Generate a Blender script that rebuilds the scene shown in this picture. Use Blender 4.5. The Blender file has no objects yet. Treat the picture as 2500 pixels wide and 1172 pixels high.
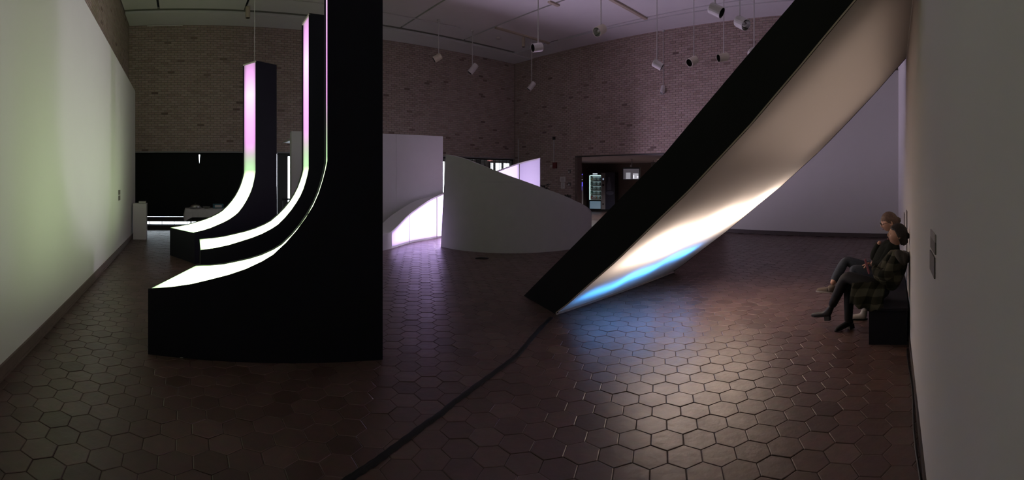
import bpy, bmesh, math, random
from mathutils import Vector, Matrix, noise
random.seed(7)
S = bpy.context.scene
PI = math.pi
sin, cos, atan2 = math.sin, math.cos, math.atan2

# ------------------------------------------------------------------ camera, world, exposure
F, CX, HY, EYE = 1110.0, 1250.0, 440.0, 1.6          # panorama: pixels per radian, centre column, horizon row, eye height
cam = bpy.data.cameras.new('camera')
cam.type = 'PANO'
cam.panorama_type = 'CENTRAL_CYLINDRICAL'
cam.central_cylindrical_range_u_min = -1250 / F
cam.central_cylindrical_range_u_max = 1250 / F
cam.central_cylindrical_range_v_min = -(1172 - HY) / F
cam.central_cylindrical_range_v_max = HY / F
cam.central_cylindrical_radius = 1.0
cam.clip_start = 0.01
camo = bpy.data.objects.new('camera', cam)
camo.location = (0, 0, EYE)
camo.rotation_euler = (PI / 2, 0, 0)
S.collection.objects.link(camo)
S.camera = camo
S.view_settings.view_transform = 'Standard'
S.view_settings.look = 'None'
S.view_settings.gamma = 1
S.view_settings.use_curve_mapping = False
S.view_settings.exposure = 0.17
S.cycles.use_denoising = True
S.cycles.max_bounces = 8
S.cycles.diffuse_bounces = 5
S.cycles.sample_clamp_indirect = 4.0
world = bpy.data.worlds.new('overcast_sky')
S.world = world
world.use_nodes = True
bg = world.node_tree.nodes['Background']
bg.inputs[0].default_value = (0.86, 0.92, 1.0, 1)
bg.inputs[1].default_value = 6.0

# light levels of the installation (gains of the glowing sculptures)
J_GAIN = 1.0
RIBBON_GAIN = 1.0
LEAN_GAIN = 1.0

# ------------------------------------------------------------------ frames of reference
PA = (450 - CX) / F                  # direction of the back wall's normal
SA, CA = sin(PA), cos(PA)
PB = (2150 - CX) / F                 # the other brick wall
SB, CB = sin(PB), cos(PB)
PR = (2178 - CX) / F                 # direction of the right wall
SR, CR = sin(PR), cos(PR)
PW = 0.918                           # white partition beside the right wall
SW, CW = sin(PW), cos(PW)
DA, DB, DW, DR, DL = 14.7, 13.6, 12.6, 0.174, 1.44
CEIL = 6.65
def AB(a, b, z=0.0): return Vector((a * SA + b * CA, a * CA - b * SA, z))
def BB(c, d, z=0.0): return Vector((c * SB + d * CB, c * CB - d * SB, z))
def WW(c, d, z=0.0): return Vector((c * SW + d * CW, c * CW - d * SW, z))
def RW(l, m, z=0.0): return Vector((l * SR - (m - DR) * CR, l * CR + (m - DR) * SR, z))
def toA(p): return (p[0] * SA + p[1] * CA, p[0] * CA - p[1] * SA)
def toB(p): return (p[0] * SB + p[1] * CB, p[0] * CB - p[1] * SB)
def toW(p): return (p[0] * SW + p[1] * CW, p[0] * CW - p[1] * SW)
def toR(p): return (p[0] * SR + p[1] * CR, -p[0] * CR + p[1] * SR + DR)
def Q(x, y, r):
    a = (x - CX) / F
    return Vector((r * sin(a), r * cos(a), EYE - (y - HY) * r / F))
def FP(x, y): 
    r = EYE * F / (y - HY)
    return Q(x, y, r)
def onA(x, a=DA):                    # distance at which the column x meets the plane a
    return a / cos((x - CX) / F - PA)
def onB(x, c=DB): return c / cos((x - CX) / F - PB)

# ------------------------------------------------------------------ materials
def nodes_of(name):
    m = bpy.data.materials.new(name); m.use_nodes = True
    nt = m.node_tree
    return m, nt, nt.nodes['Principled BSDF']
def lin(c):
    return tuple(((v / 255) / 12.92 if v / 255 <= .04045 else ((v / 255 + .055) / 1.055) ** 2.4) for v in c)
def mat(name, col, rough=.6, metal=0., var=.12, scale=8., bump=0., bscale=60., spec=.5, coat=0.):
    """Plain surface: colour with a little cloudy variation and optional fine relief."""
    m, nt, p = nodes_of(name)
    N, L = nt.nodes.new, nt.links.new
    tc = N('ShaderNodeTexCoord')
    nz = N('ShaderNodeTexNoise'); nz.inputs['Scale'].default_value = scale; nz.inputs['Detail'].default_value = 4
    L(tc.outputs['Object'], nz.inputs['Vector'])
    mx = N('ShaderNodeMix'); mx.data_type = 'RGBA'
    mx.inputs[6].default_value = tuple(c * (1 - var) for c in col) + (1,)
    mx.inputs[7].default_value = tuple(min(1, c * (1 + var)) for c in col) + (1,)
    L(nz.outputs['Fac'], mx.inputs[0]); L(mx.outputs[2], p.inputs['Base Color'])
    p.inputs['Roughness'].default_value = rough
    p.inputs['Metallic'].default_value = metal
    p.inputs['Specular IOR Level'].default_value = spec
    p.inputs['Coat Weight'].default_value = coat
    if bump:
        n2 = N('ShaderNodeTexNoise'); n2.inputs['Scale'].default_value = bscale; n2.inputs['Detail'].default_value = 3
        L(tc.outputs['Object'], n2.inputs['Vector'])
        b = N('ShaderNodeBump'); b.inputs['Strength'].default_value = bump; b.inputs['Distance'].default_value = .01
        L(n2.outputs['Fac'], b.inputs['Height']); L(b.outputs['Normal'], p.inputs['Normal'])
    return m
def emit(name, col, strength):
    m, nt, p = nodes_of(name)
    p.inputs['Base Color'].default_value = (.5, .5, .5, 1)
    p.inputs['Emission Color'].default_value = tuple(col) + (1,)
    p.inputs['Emission Strength'].default_value = strength
    return m
def piece_mat(name, cols, rough, rvar=.0, bump=.3, bscale=25., spec=.5, grain=30.):
    """Bricks and tiles: one colour per piece from a ramp, mottling inside the piece."""
    m, nt, p = nodes_of(name)
    N, L = nt.nodes.new, nt.links.new
    geo = N('ShaderNodeNewGeometry'); oi = N('ShaderNodeObjectInfo'); tc = N('ShaderNodeTexCoord')
    ad = N('ShaderNodeMath'); ad.operation = 'ADD'
    fr = N('ShaderNodeMath'); fr.operation = 'FRACT'
    L(geo.outputs['Random Per Island'], ad.inputs[0]); L(oi.outputs['Random'], ad.inputs[1]); L(ad.outputs[0], fr.inputs[0])
    cr = N('ShaderNodeValToRGB'); e = cr.color_ramp.elements
    while len(e) < len(cols): e.new(.5)
    for i, c in enumerate(cols):
        e[i].position = i / (len(cols) - 1); e[i].color = tuple(c) + (1,)
    L(fr.outputs[0], cr.inputs[0])
    nz = N('ShaderNodeTexNoise'); nz.inputs['Scale'].default_value = grain; nz.inputs['Detail'].default_value = 5
    L(geo.outputs['Position'], nz.inputs['Vector'])
    mx = N('ShaderNodeMix'); mx.data_type = 'RGBA'; mx.blend_type = 'MULTIPLY'; mx.inputs[0].default_value = .55
    L(cr.outputs[0], mx.inputs[6]); L(nz.outputs['Color'], mx.inputs[7])
    g = N('ShaderNodeHueSaturation'); g.inputs['Value'].default_value = 1.35; g.inputs['Saturation'].default_value = .85
    L(mx.outputs[2], g.inputs['Color']); L(g.outputs[0], p.inputs['Base Color'])
    p.inputs['Specular IOR Level'].default_value = spec
    rr = N('ShaderNodeMapRange'); rr.inputs['To Min'].default_value = rough - rvar; rr.inputs['To Max'].default_value = rough + rvar
    n3 = N('ShaderNodeTexNoise'); n3.inputs['Scale'].default_value = 6; L(geo.outputs['Position'], n3.inputs['Vector'])
    L(n3.outputs['Fac'], rr.inputs['Value']); L(rr.outputs[0], p.inputs['Roughness'])
    n2 = N('ShaderNodeTexNoise'); n2.inputs['Scale'].default_value = bscale; n2.inputs['Detail'].default_value = 3
    L(geo.outputs['Position'], n2.inputs['Vector'])
    b = N('ShaderNodeBump'); b.inputs['Strength'].default_value = bump; b.inputs['Distance'].default_value = .01
    L(n2.outputs['Fac'], b.inputs['Height']); L(b.outputs['Normal'], p.inputs['Normal'])
    return m

M = {}
M['white_wall'] = mat('white_wall_paint', (.72, .70, .68), .75, var=.02, scale=2, bump=.05, bscale=120, spec=.25)
M['white_sculpt'] = mat('white_sculpture_paint', (.46, .46, .44), .8, var=.05, scale=5, bump=.12, bscale=40, spec=.2)
M['partition'] = mat('white_partition_paint', (.66, .65, .68), .75, var=.02, scale=3, bump=.05, bscale=90, spec=.2)
M['far_wall'] = mat('far_wall_paint', (.50, .49, .46), .75, var=.02, scale=3, bump=.05, bscale=90, spec=.2)
M['leaf'] = mat('dark_leaf', (.012, .016, .009), .6)
M['ceiling'] = mat('painted_ceiling_panel', (.74, .71, .72), .85, var=.04, scale=3, bump=.1, bscale=80, spec=.2)
M['ceiling_dark'] = mat('dark_ceiling_slot', (.03, .03, .03), .9, spec=.1)
M['slot_grey'] = mat('grey_ceiling_slot', (.2, .195, .18), .8, spec=.2)
M['brick'] = piece_mat('brown_brick', [(.33, .235, .20), (.38, .275, .235), (.42, .31, .27), (.39, .285, .24), (.45, .335, .295)], .85, bump=.35, bscale=50, spec=.25)
M['brick_dark'] = piece_mat('dark_burnt_brick', [(.16, .10, .088), (.25, .165, .145)], .8, bump=.35, bscale=50, spec=.25)
M['mortar'] = mat('brick_mortar', (.25, .20, .175), .95, var=.15, scale=20, spec=.1)
M['tile'] = piece_mat('terracotta_floor_tile', [(.062, .030, .023), (.085, .043, .034), (.105, .056, .045), (.075, .037, .030), (.118, .066, .054)], .37, .09, bump=.22, bscale=16, spec=.42, grain=14)
M['grout'] = mat('floor_grout', (.050, .034, .028), .9, var=.2, scale=30, spec=.2)
M['black_panel'] = mat('matt_black_painted_plywood', (.008, .008, .015), .75, var=.2, scale=3, spec=.22)
M['lean_black'] = mat('black_cloth_side', (.013, .013, .0135), .85, var=.2, scale=3, spec=.15)
M['cable_black'] = mat('black_cloth_tape', (.004, .004, .004), .7, spec=.3)
M['black'] = mat('black_plastic', (.012, .012, .013), .45, spec=.4)
M['blind'] = mat('black_roller_blind', (.012, .013, .013), .8, spec=.15)
M['frame_dark'] = mat('dark_bronze_frame', (.03, .027, .025), .5, metal=.3)
M['wood_trim'] = mat('stained_wood_trim', (.13, .09, .075), .6, var=.25, scale=12)
M['base_dark'] = mat('dark_rubber_baseboard', (.05, .038, .034), .6)
M['rod'] = mat('white_enamel_rod', (.55, .52, .52), .5)
M['can_white'] = mat('white_enamel_lamp_can', (.62, .58, .57), .45, spec=.4)
M['can_cream'] = mat('yellowed_enamel_lamp_can', (.6, .53, .42), .45, spec=.4)
M['can_dark'] = mat('dark_lamp_baffle', (.02, .015, .015), .6)
M['reflector'] = mat('silver_lamp_reflector', (.75, .75, .76), .2, metal=1.)
M['batten'] = mat('cream_ceiling_batten', (.50, .42, .33), .7)
M['metal'] = mat('polished_metal', (.6, .6, .62), .22, metal=1.)
M['steel_grey'] = mat('grey_painted_steel', (.25, .24, .25), .5)
M['cloth'] = mat('white_tablecloth', (.55, .54, .53), .9, bump=.3, bscale=30, spec=.1)
M['paper'] = mat('pale_paper', (.6, .58, .56), .9)
M['label'] = mat('grey_label_card', (.16, .14, .135), .7)
M['label_light'] = mat('pale_grey_label_card', (.36, .33, .32), .7)
M['navy'] = mat('dark_navy_enamel', (.018, .02, .045), .4)
M['pale_graphic'] = mat('pale_blue_print', (.09, .10, .16), .4)
M['skin'] = mat('skin', (.42, .24, .17), .55, var=.08, scale=20)
M['hair_grey'] = mat('ash_brown_hair', (.13, .085, .065), .6, var=.4, scale=60, bump=.6, bscale=120)
M['hair_dark'] = mat('dark_brown_hair', (.012, .008, .007), .6, var=.4, scale=60, bump=.5, bscale=120)
M['jeans'] = mat('blue_grey_denim', (.055, .065, .085), .9, var=.25, scale=14, bump=.3, bscale=90, spec=.1)
M['black_cloth'] = mat('black_knit', (.011, .013, .011), .95, var=.3, scale=20, bump=.4, bscale=90, spec=.1)
M['black_trouser'] = mat('black_trousers', (.009, .010, .013), .7, var=.3, scale=20, spec=.25)
M['boot'] = mat('black_boot_leather', (.007, .007, .008), .55, var=.2, spec=.3)
M['hood'] = mat('grey_marl_hood', (.045, .042, .038), .95, var=.3, scale=40, bump=.3)
M['tan'] = mat('tan_canvas', (.12, .095, .075), .9, var=.15, scale=40)
M['white_shoe'] = mat('dirty_white_canvas', (.30, .28, .26), .8, var=.2, scale=30)
M['pink'] = mat('pink_patterned_cover', (.30, .10, .13), .6, var=.5, scale=50)
M['red'] = mat('red_enamel', (.12, .015, .012), .5)
M['teal'] = mat('teal_printed_card', (.03, .12, .16), .6, var=.6, scale=30)
M['concrete'] = mat('pale_pavement', (.6, .6, .62), .5)
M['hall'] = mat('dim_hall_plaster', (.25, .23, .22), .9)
M['eye'] = mat('eye_white', (.5, .48, .45), .3)

# plaid jacket
def plaid():
    m, nt, p = nodes_of('green_black_plaid_flannel')
    N, L = nt.nodes.new, nt.links.new
    tc = N('ShaderNodeTexCoord'); sp = N('ShaderNodeSeparateXYZ'); L(tc.outputs['Object'], sp.inputs[0])
    outs = []
    dp = N('ShaderNodeVectorMath'); dp.operation = 'DOT_PRODUCT'; dp.inputs[1].default_value = (-CR * .8 + SR * .6, SR * .8 + CR * .6, 0)
    L(tc.outputs['Object'], dp.inputs[0])
    for ax in ('X', 'Z'):
        mu = N('ShaderNodeMath'); mu.operation = 'MULTIPLY'; mu.inputs[1].default_value = 7.5
        fr = N('ShaderNodeMath'); fr.operation = 'FRACT'; gt = N('ShaderNodeMath'); gt.operation = 'GREATER_THAN'; gt.inputs[1].default_value = .5
        L(dp.outputs['Value'] if ax == 'X' else sp.outputs[ax], mu.inputs[0]); L(mu.outputs[0], fr.inputs[0]); L(fr.outputs[0], gt.inputs[0]); outs.append(gt)
    ad = N('ShaderNodeMath'); ad.operation = 'ADD'; L(outs[0].outputs[0], ad.inputs[0]); L(outs[1].outputs[0], ad.inputs[1])
    hf = N('ShaderNodeMath'); hf.operation = 'MULTIPLY'; hf.inputs[1].default_value = .5; L(ad.outputs[0], hf.inputs[0])
    cr = N('ShaderNodeValToRGB'); e = cr.color_ramp.elements
    e[0].color = (.010, .011, .008, 1); e[1].color = (.075, .073, .052, 1); e.new(.5).color = (.03, .03, .022, 1)
    L(hf.outputs[0], cr.inputs[0]); L(cr.outputs[0], p.inputs['Base Color'])
    p.inputs['Roughness'].default_value = .95; p.inputs['Specular IOR Level'].default_value = .1
    return m
M['plaid'] = plaid()

# backlit panels: the colour of the lamps behind the cloth changes along the sculpture
def ramp_emit(name, stops, axis, lo, hi, gain):
    m, nt, p = nodes_of(name)
    N, L = nt.nodes.new, nt.links.new
    at = N('ShaderNodeAttribute'); at.attribute_name = 'along'
    cr = N('ShaderNodeValToRGB'); e = cr.color_ramp.elements
    while len(e) < len(stops): e.new(.5)
    for i, (pos, c, k) in enumerate(stops):
        e[i].position = pos; e[i].color = (c[0] * k / 10, c[1] * k / 10, c[2] * k / 10, 1)
    L(at.outputs['Fac'], cr.inputs[0])
    L(cr.outputs[0], p.inputs['Emission Color'])
    ed = N('ShaderNodeAttribute'); ed.attribute_name = 'depth'           # lamps stand in the middle, the rims get less
    mr = N('ShaderNodeMapRange'); mr.inputs['To Min'].default_value = 3.6 * gain; mr.inputs['To Max'].default_value = 10 * gain
    L(ed.outputs['Fac'], mr.inputs['Value']); L(mr.outputs[0], p.inputs['Emission Strength'])
    p.inputs['Base Color'].default_value = (.5, .5, .5, 1); p.inputs['Roughness'].default_value = .7
    p.inputs['Specular IOR Level'].default_value = .1
    return m
M['j_light'] = ramp_emit('backlit_cloth_green_to_pink', [
    (0.00, (.42, .72, .38), 1.6), (.03, (.74, 1.0, .50), 5.0), (.20, (.76, 1.0, .50), 6.0), (.40, (.80, 1.0, .56), 4.6),
    (.460, (.80, 1.0, .60), 2.0), (.492, (.36, .74, .34), 1.0), (.53, (.38, .56, .36), .95), (.565, (.52, .40, .50), .95), (.62, (.88, .27, .90), 1.05), (.72, (1.0, .33, 1.0), 1.25),
    (.85, (1.0, .55, 1.0), 1.35), (.94, (.90, .36, .92), 1.05), (1.0, (.62, .28, .62), .85)], 'Z', 0, 1, J_GAIN)
M['ribbon_light'] = ramp_emit('backlit_cloth_violet', [
    (0.0, (.60, .42, .90), 1.1), (.05, (.60, .42, 1.0), 1.8), (.20, (.64, .45, 1.0), 2.9), (.44, (.62, .43, 1.0), 2.6), (.53, (.84, .68, 1.0), 46.), (.66, (.84, .68, 1.0), 46.),  # unseen middle stretch boosted to light the ceiling and far walls
    (.725, (.80, .62, 1.0), 1.6), (.835, (.80, .64, 1.0), 1.15), (.86, (.46, .33, .78), .66), (1.0, (.44, .32, .74), .62)], 'Z', 0, 1, RIBBON_GAIN)

def fabric():
    """White stretched cloth with lamps behind it: it scatters light to both sides."""
    m, nt, p = nodes_of('stretched_white_cloth')
    N, L = nt.nodes.new, nt.links.new
    nt.nodes.remove(p); out = nt.nodes['Material Output']
    df = N('ShaderNodeBsdfDiffuse'); tr = N('ShaderNodeBsdfTranslucent'); mx = N('ShaderNodeMixShader')
    df.inputs['Color'].default_value = (.72, .66, .62, 1); tr.inputs['Color'].default_value = (.8, .76, .73, 1)
    mx.inputs[0].default_value = .5
    tc = N('ShaderNodeTexCoord')
    nz = N('ShaderNodeTexNoise'); nz.inputs['Scale'].default_value = 1.6; nz.inputs['Detail'].default_value = 3
    mp = N('ShaderNodeMapping'); mp.inputs['Scale'].default_value = (1, 1, 1.0)
    L(tc.outputs['Object'], mp.inputs[0]); L(mp.outputs[0], nz.inputs['Vector'])
    b = N('ShaderNodeBump'); b.inputs['Strength'].default_value = .25; b.inputs['Distance'].default_value = .08
    L(nz.outputs['Fac'], b.inputs['Height']); L(b.outputs[0], df.inputs['Normal'])
    L(df.outputs[0], mx.inputs[1]); L(tr.outputs[0], mx.inputs[2]); L(mx.outputs[0], out.inputs[0])
    return m
M['fabric'] = fabric()

def glass_pane():
    m, nt, p = nodes_of('window_glass')
    N, L = nt.nodes.new, nt.links.new
    nt.nodes.remove(p); out = nt.nodes['Material Output']
    tr = N('ShaderNodeBsdfTransparent'); gl = N('ShaderNodeBsdfGlossy'); gl.inputs['Roughness'].default_value = .02
    tr.inputs['Color'].default_value = (.9, .93, .93, 1)
    fr = N('ShaderNodeFresnel'); fr.inputs[0].default_value = 1.45; mx = N('ShaderNodeMixShader')
    L(fr.outputs[0], mx.inputs[0]); L(tr.outputs[0], mx.inputs[1]); L(gl.outputs[0], mx.inputs[2]); L(mx.outputs[0], out.inputs[0])
    return m
M['glass'] = glass_pane()

# ------------------------------------------------------------------ mesh helpers
COL = S.collection
class MB:
    """Collects polygons; build() links them as ONE mesh object."""
    def __init__(s): s.v = []; s.f = []; s.mi = []
    def add(s, vs, fs, mi=0):
        o = len(s.v); s.v += [tuple(v) for v in vs]
        s.f += [tuple(o + i for i in f) for f in fs]; s.mi += [mi] * len(fs)
    def quad(s, a, b, c, d, mi=0): s.add([a, b, c, d], [(0, 1, 2, 3)], mi)
    def hexa(s, p, mi=0):            # eight corners: bottom four, top four
        s.add(p, [(3, 2, 1, 0), (4, 5, 6, 7), (0, 1, 5, 4), (1, 2, 6, 5), (2, 3, 7, 6), (3, 0, 4, 7)], mi)
    def box(s, fr, x0, x1, y0, y1, z0, z1, mi=0):
        """Box in a frame of reference: fr(u, v, z) gives a point."""
        s.hexa([fr(x0, y0, z0), fr(x1, y0, z0), fr(x1, y1, z0), fr(x0, y1, z0), fr(x0, y0, z1), fr(x1, y0, z1), fr(x1, y1, z1), fr(x0, y1, z1)], mi)
    def prism(s, pts, off, mi=0):    # polygon swept by a vector
        n = len(pts); pts = [Vector(p) for p in pts]; o = Vector(off)
        s.add(pts + [p + o for p in pts], [tuple(range(n - 1, -1, -1)), tuple(range(n, 2 * n))] + [(i, (i + 1) % n, n + (i + 1) % n, n + i) for i in range(n)], mi)
    def tube(s, path, r, n=8, mi=0, caps=True):
        path = [Vector(p) for p in path]; rs = r if isinstance(r, (list, tuple)) else [r] * len(path)
        vs = []; up0 = None
        for i, p in enumerate(path):
            t = (path[min(i + 1, len(path) - 1)] - path[max(i - 1, 0)])
            if t.length < 1e-9: t = Vector((0, 0, 1))
            t.normalize()
            ref = up0 if up0 is not None else (Vector((0, 0, 1)) if abs(t.z) < .9 else Vector((1, 0, 0)))
            x = t.cross(ref)
            if x.length < 1e-6: x = t.cross(Vector((0, 1, 0)))
            x.normalize(); y = x.cross(t); up0 = y
            for k in range(n):
                a = 2 * PI * k / n
                vs.append(p + (x * cos(a) + y * sin(a)) * rs[i])
        fs = []
        for i in range(len(path) - 1):
            for k in range(n):
                fs.append((i * n + k, i * n + (k + 1) % n, (i + 1) * n + (k + 1) % n, (i + 1) * n + k))
        if caps:
            fs.append(tuple(range(n - 1, -1, -1))); fs.append(tuple((len(path) - 1) * n + k for k in range(n)))
        s.add(vs, fs, mi)
    def lathe(s, prof, mtx=None, n=16, mi=0):     # profile (r, z)
        vs = []
        for r, z in prof:
            for k in range(n):
                a = 2 * PI * k / n; p = Vector((r * cos(a), r * sin(a), z)); vs.append(mtx @ p if mtx else p)
        fs = []
        for i in range(len(prof) - 1):
            for k in range(n):
                fs.append((i * n + k, i * n + (k + 1) % n, (i + 1) * n + (k + 1) % n, (i + 1) * n + k))
        s.add(vs, fs, mi)
    def grid(s, P, mi=0):            # rows of points
        n = len(P[0]); s.add([p for row in P for p in row], [(i * n + j, i * n + j + 1, (i + 1) * n + j + 1, (i + 1) * n + j) for i in range(len(P) - 1) for j in range(n - 1)], mi)
    def build(s, name, mats, parent=None, smooth=False, loc=None, bevel=0., weld=False):
        me = bpy.data.meshes.new(name)
        vs = s.v
        if loc is not None: vs = [(v[0] - loc[0], v[1] - loc[1], v[2] - loc[2]) for v in vs]
        me.from_pydata(vs, [], s.f)
        if not isinstance(mats, (list, tuple)): mats = [mats]
        for m in mats: me.materials.append(m)
        if len(mats) > 1: me.polygons.foreach_set('material_index', s.mi)
        if weld or bevel:
            bm = bmesh.new(); bm.from_mesh(me)
            bmesh.ops.remove_doubles(bm, verts=bm.verts, dist=1e-5)
            bmesh.ops.recalc_face_normals(bm, faces=bm.faces)
            if bevel: bmesh.ops.bevel(bm, geom=list(bm.edges), offset=bevel, segments=2, affect='EDGES', profile=.5)
            bm.to_mesh(me); bm.free()
        if smooth: me.polygons.foreach_set('use_smooth', [True] * len(me.polygons))
        me.update()
        return link(name, me, parent, loc)
WORLD = {}                           # world matrices of parents (no depsgraph update needed)
def link(name, me, parent=None, loc=None):
    o = bpy.data.objects.new(name, me); COL.objects.link(o)
    if loc is not None: o.location = loc
    WORLD[o] = Matrix.Translation(loc) if loc is not None else Matrix.Identity(4)
    if parent is not None:
        o.parent = parent; o.matrix_parent_inverse = WORLD[parent].inverted()
    return o
def tag(o, label=None, cat=None, group=None, kind=None):
    if label: o['label'] = label
    if cat: o['category'] = cat
    if group: o['group'] = group
    if kind: o['kind'] = kind
    return o
def thing(name, loc, label, cat, group=None):
    o = bpy.data.objects.new(name, None); COL.objects.link(o); o.location = loc; o.empty_display_size = .1
    WORLD[o] = Matrix.Translation(loc)
    return tag(o, label, cat, group)
def structure(o): o['kind'] = 'structure'; return o
def stuff(o): o['kind'] = 'stuff'; return o
def W3(x, y, z=0.0): return Vector((x, y, z))
def clip(poly, n, d):                # keep points with n.p <= d (2D)
    out = []
    for i in range(len(poly)):
        p, q = poly[i], poly[(i + 1) % len(poly)]
        dp, dq = n[0] * p[0] + n[1] * p[1] - d, n[0] * q[0] + n[1] * q[1] - d
        if dp <= 0: out.append(p)
        if dp * dq < 0:
            t = dp / (dp - dq); out.append((p[0] + t * (q[0] - p[0]), p[1] + t * (q[1] - p[1])))
    return out
def meet(n1, d1, n2, d2):
    det = n1[0] * n2[1] - n1[1] * n2[0]
    return ((d1 * n2[1] - d2 * n1[1]) / det, (n1[0] * d2 - n2[0] * d1) / det)
NA, NB, NWL, NRT, NLF = (SA, CA), (SB, CB), (SW, CW), (CR, -SR), (-CA, SA)

# ------------------------------------------------------------------ floor: hexagonal terracotta tiles on grout
K_AL = meet(NA, 14.95, NLF, 1.85)
room = [(-40, -40), (40, -40), (40, 40), (-40, 40)]
fl = clip(clip(clip(room, NLF, 1.95), NRT, DR + .12), NB, 20.6)
fl = clip(fl, NA, 15.6)
mb = MB(); mb.prism([(x, y, -.12) for x, y in fl], (0, 0, .1168))
floor = structure(mb.build('floor', M['grout']))

HS = .2 / math.sqrt(3)               # hexagon side for tiles 20 cm across the flats
def hex_pts(r, z):
    return [AB(r * cos(PI / 3 * k), r * sin(PI / 3 * k), z) for k in range(6)]
def tile_mesh():
    g = HS - .0020
    A, B, C = hex_pts(g - .005, 0), hex_pts(g, -.002), hex_pts(g, -.014)
    vs = A + B + C
    fs = [(5, 4, 3, 2, 1, 0)] + [(i, (i + 1) % 6, 6 + (i + 1) % 6, 6 + i) for i in range(6)] + [(6 + i, 6 + (i + 1) % 6, 12 + (i + 1) % 6, 12 + i) for i in range(6)]
    return vs, fs
tv, tf = tile_mesh()
def in_room(p):
    a, b = toA(p); c, d = toB(p); l, m = toR(p); wc, wd = toW(p)
    if m < -.08 or b < -1.53 or a > 14.85: return False
    if wd > -6.1 and wc > 12.55: return False
    if c > 13.55 and not (-15.2 < d < -9 and c < 20.3 and a < 15.4): return False
    return True
a0, b0 = toA((1.238, 2.906))
cells = []
for i in range(-30, 100):
    for j in range(-30, 130):
        a = a0 + i * HS * 1.5; b = b0 + j * .2 + (.1 if i % 2 else 0)
        p = AB(a, b)
        if in_room(p): cells.append((p.length, p))
cells.sort(key=lambda t: t[0])
def tile_matrix(p):
    n = noise.noise(Vector((p.x * 1.3, p.y * 1.3, 0)))
    return Matrix.Translation((p.x, p.y, random.uniform(-.0018, .0008))) @ Matrix.Rotation(random.gauss(0, .0048) + n * .004, 4, 'X') @ Matrix.Rotation(random.gauss(0, .0048), 4, 'Y')
tm = bpy.data.meshes.new('tile'); tm.from_pydata(tv, [], tf); tm.materials.append(M['tile'])
bm = bmesh.new(); bm.from_mesh(tm); bmesh.ops.recalc_face_normals(bm, faces=bm.faces); bm.to_mesh(tm); bm.free()
far = MB(); count = 0
for r, p in cells:
    seen = p.y > 0 and abs(atan2(p.x, p.y)) < 1.14 and r > 2.35
    ab = toA(p)
    if seen and count < 300:
        o = link('tile', tm, floor); o.matrix_basis = tile_matrix(p); count += 1
    elif p.y > -1.5:
        m4 = tile_matrix(p)
        far.add([m4 @ v for v in tv], tf)
stuff(far.build('tile_field', M['tile'], floor, weld=False))

# ------------------------------------------------------------------ ceiling: long panels, slots, soffits
mb = MB()
cl = clip(clip(clip(room, NLF, 2.0), NRT, DR + .2), NA, 15.0); cl = clip(cl, NB, 13.9)
mb.prism([(x, y, CEIL + .22) for x, y in cl], (0, 0, .1))
ceiling = structure(mb.build('ceiling', M['ceiling_dark']))
def cpanel(name, poly, z, t, m):
    q = MB(); q.prism([(x, y, z) for x, y in poly], (0, 0, t)); return q.build(name, m, ceiling, weld=True)
edges = [-1.8] + [-.755 + 2.55 * k for k in range(6)] + [15.0]
base = clip(clip(clip(room, NLF, 1.78), NRT, DR), NA, 13.36); base = clip(base, NB, 12.46)
for k in range(len(edges) - 1):
    q = clip(base, NLF, -(edges[k] + .035)); q = clip(q, (CA, -SA), edges[k + 1] - .035)
    if len(q) > 2: cpanel('ceiling_panel', q, CEIL, .05, M['ceiling'])
qa = clip(clip(clip(room, NLF, 1.78), NB, 13.6), NA, 14.7); qa = clip(qa, (-SA, -CA), -13.62)
cpanel('soffit_panel', qa, CEIL - .03, .08, M['ceiling'])
qs = clip(clip(clip(room, NLF, 1.78), NB, 12.5), NA, 13.58); qs = clip(qs, (-SA, -CA), -13.40)
cpanel('slot_strip', qs, CEIL + .03, .03, M['slot_grey'])
qb = clip(clip(clip(room, NRT, DR), NB, 13.6), NA, 13.62); qb = clip(qb, (-SB, -CB), -12.56)
cpanel('soffit_panel', qb, CEIL - .0, .05, M['ceiling'])
# battens, conduits and boxes fixed to the ceiling
mb = MB(); mb.box(AB, 11.55, 11.65, 9.47, 12.0, CEIL - .05, CEIL); mb.build('batten', M['batten'], ceiling)
mb = MB(); mb.box(AB, 7.42, 7.52, 9.47, 12.05, CEIL - .05, CEIL); mb.build('batten', M['batten'], ceiling)
mb = MB(); mb.box(AB, 8.85, 8.95, 9.2, 9.6, CEIL - .05, CEIL); mb.build('batten', M['batten'], ceiling)
mb = MB(); mb.tube([AB(12.36, -.7, CEIL - .02), AB(12.36, 8.6, CEIL - .02)], .014, 8); mb.build('conduit', M['rod'], ceiling)
mb = MB(); mb.tube([AB(14.64, -1.2, CEIL - .06), AB(14.64, -.05, CEIL - .06)], .022, 8); mb.build('conduit', M['can_white'], ceiling)
p = Q(1217, 91, 5.05 * F / 349)
mb = MB(); mb.lathe([(.001, 0), (.07, 0), (.09, .03), (.09, .06)], Matrix.Translation((p.x, p.y, CEIL - .06)), 14); mb.build('smoke_detector', M['can_white'], ceiling, smooth=True)

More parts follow.
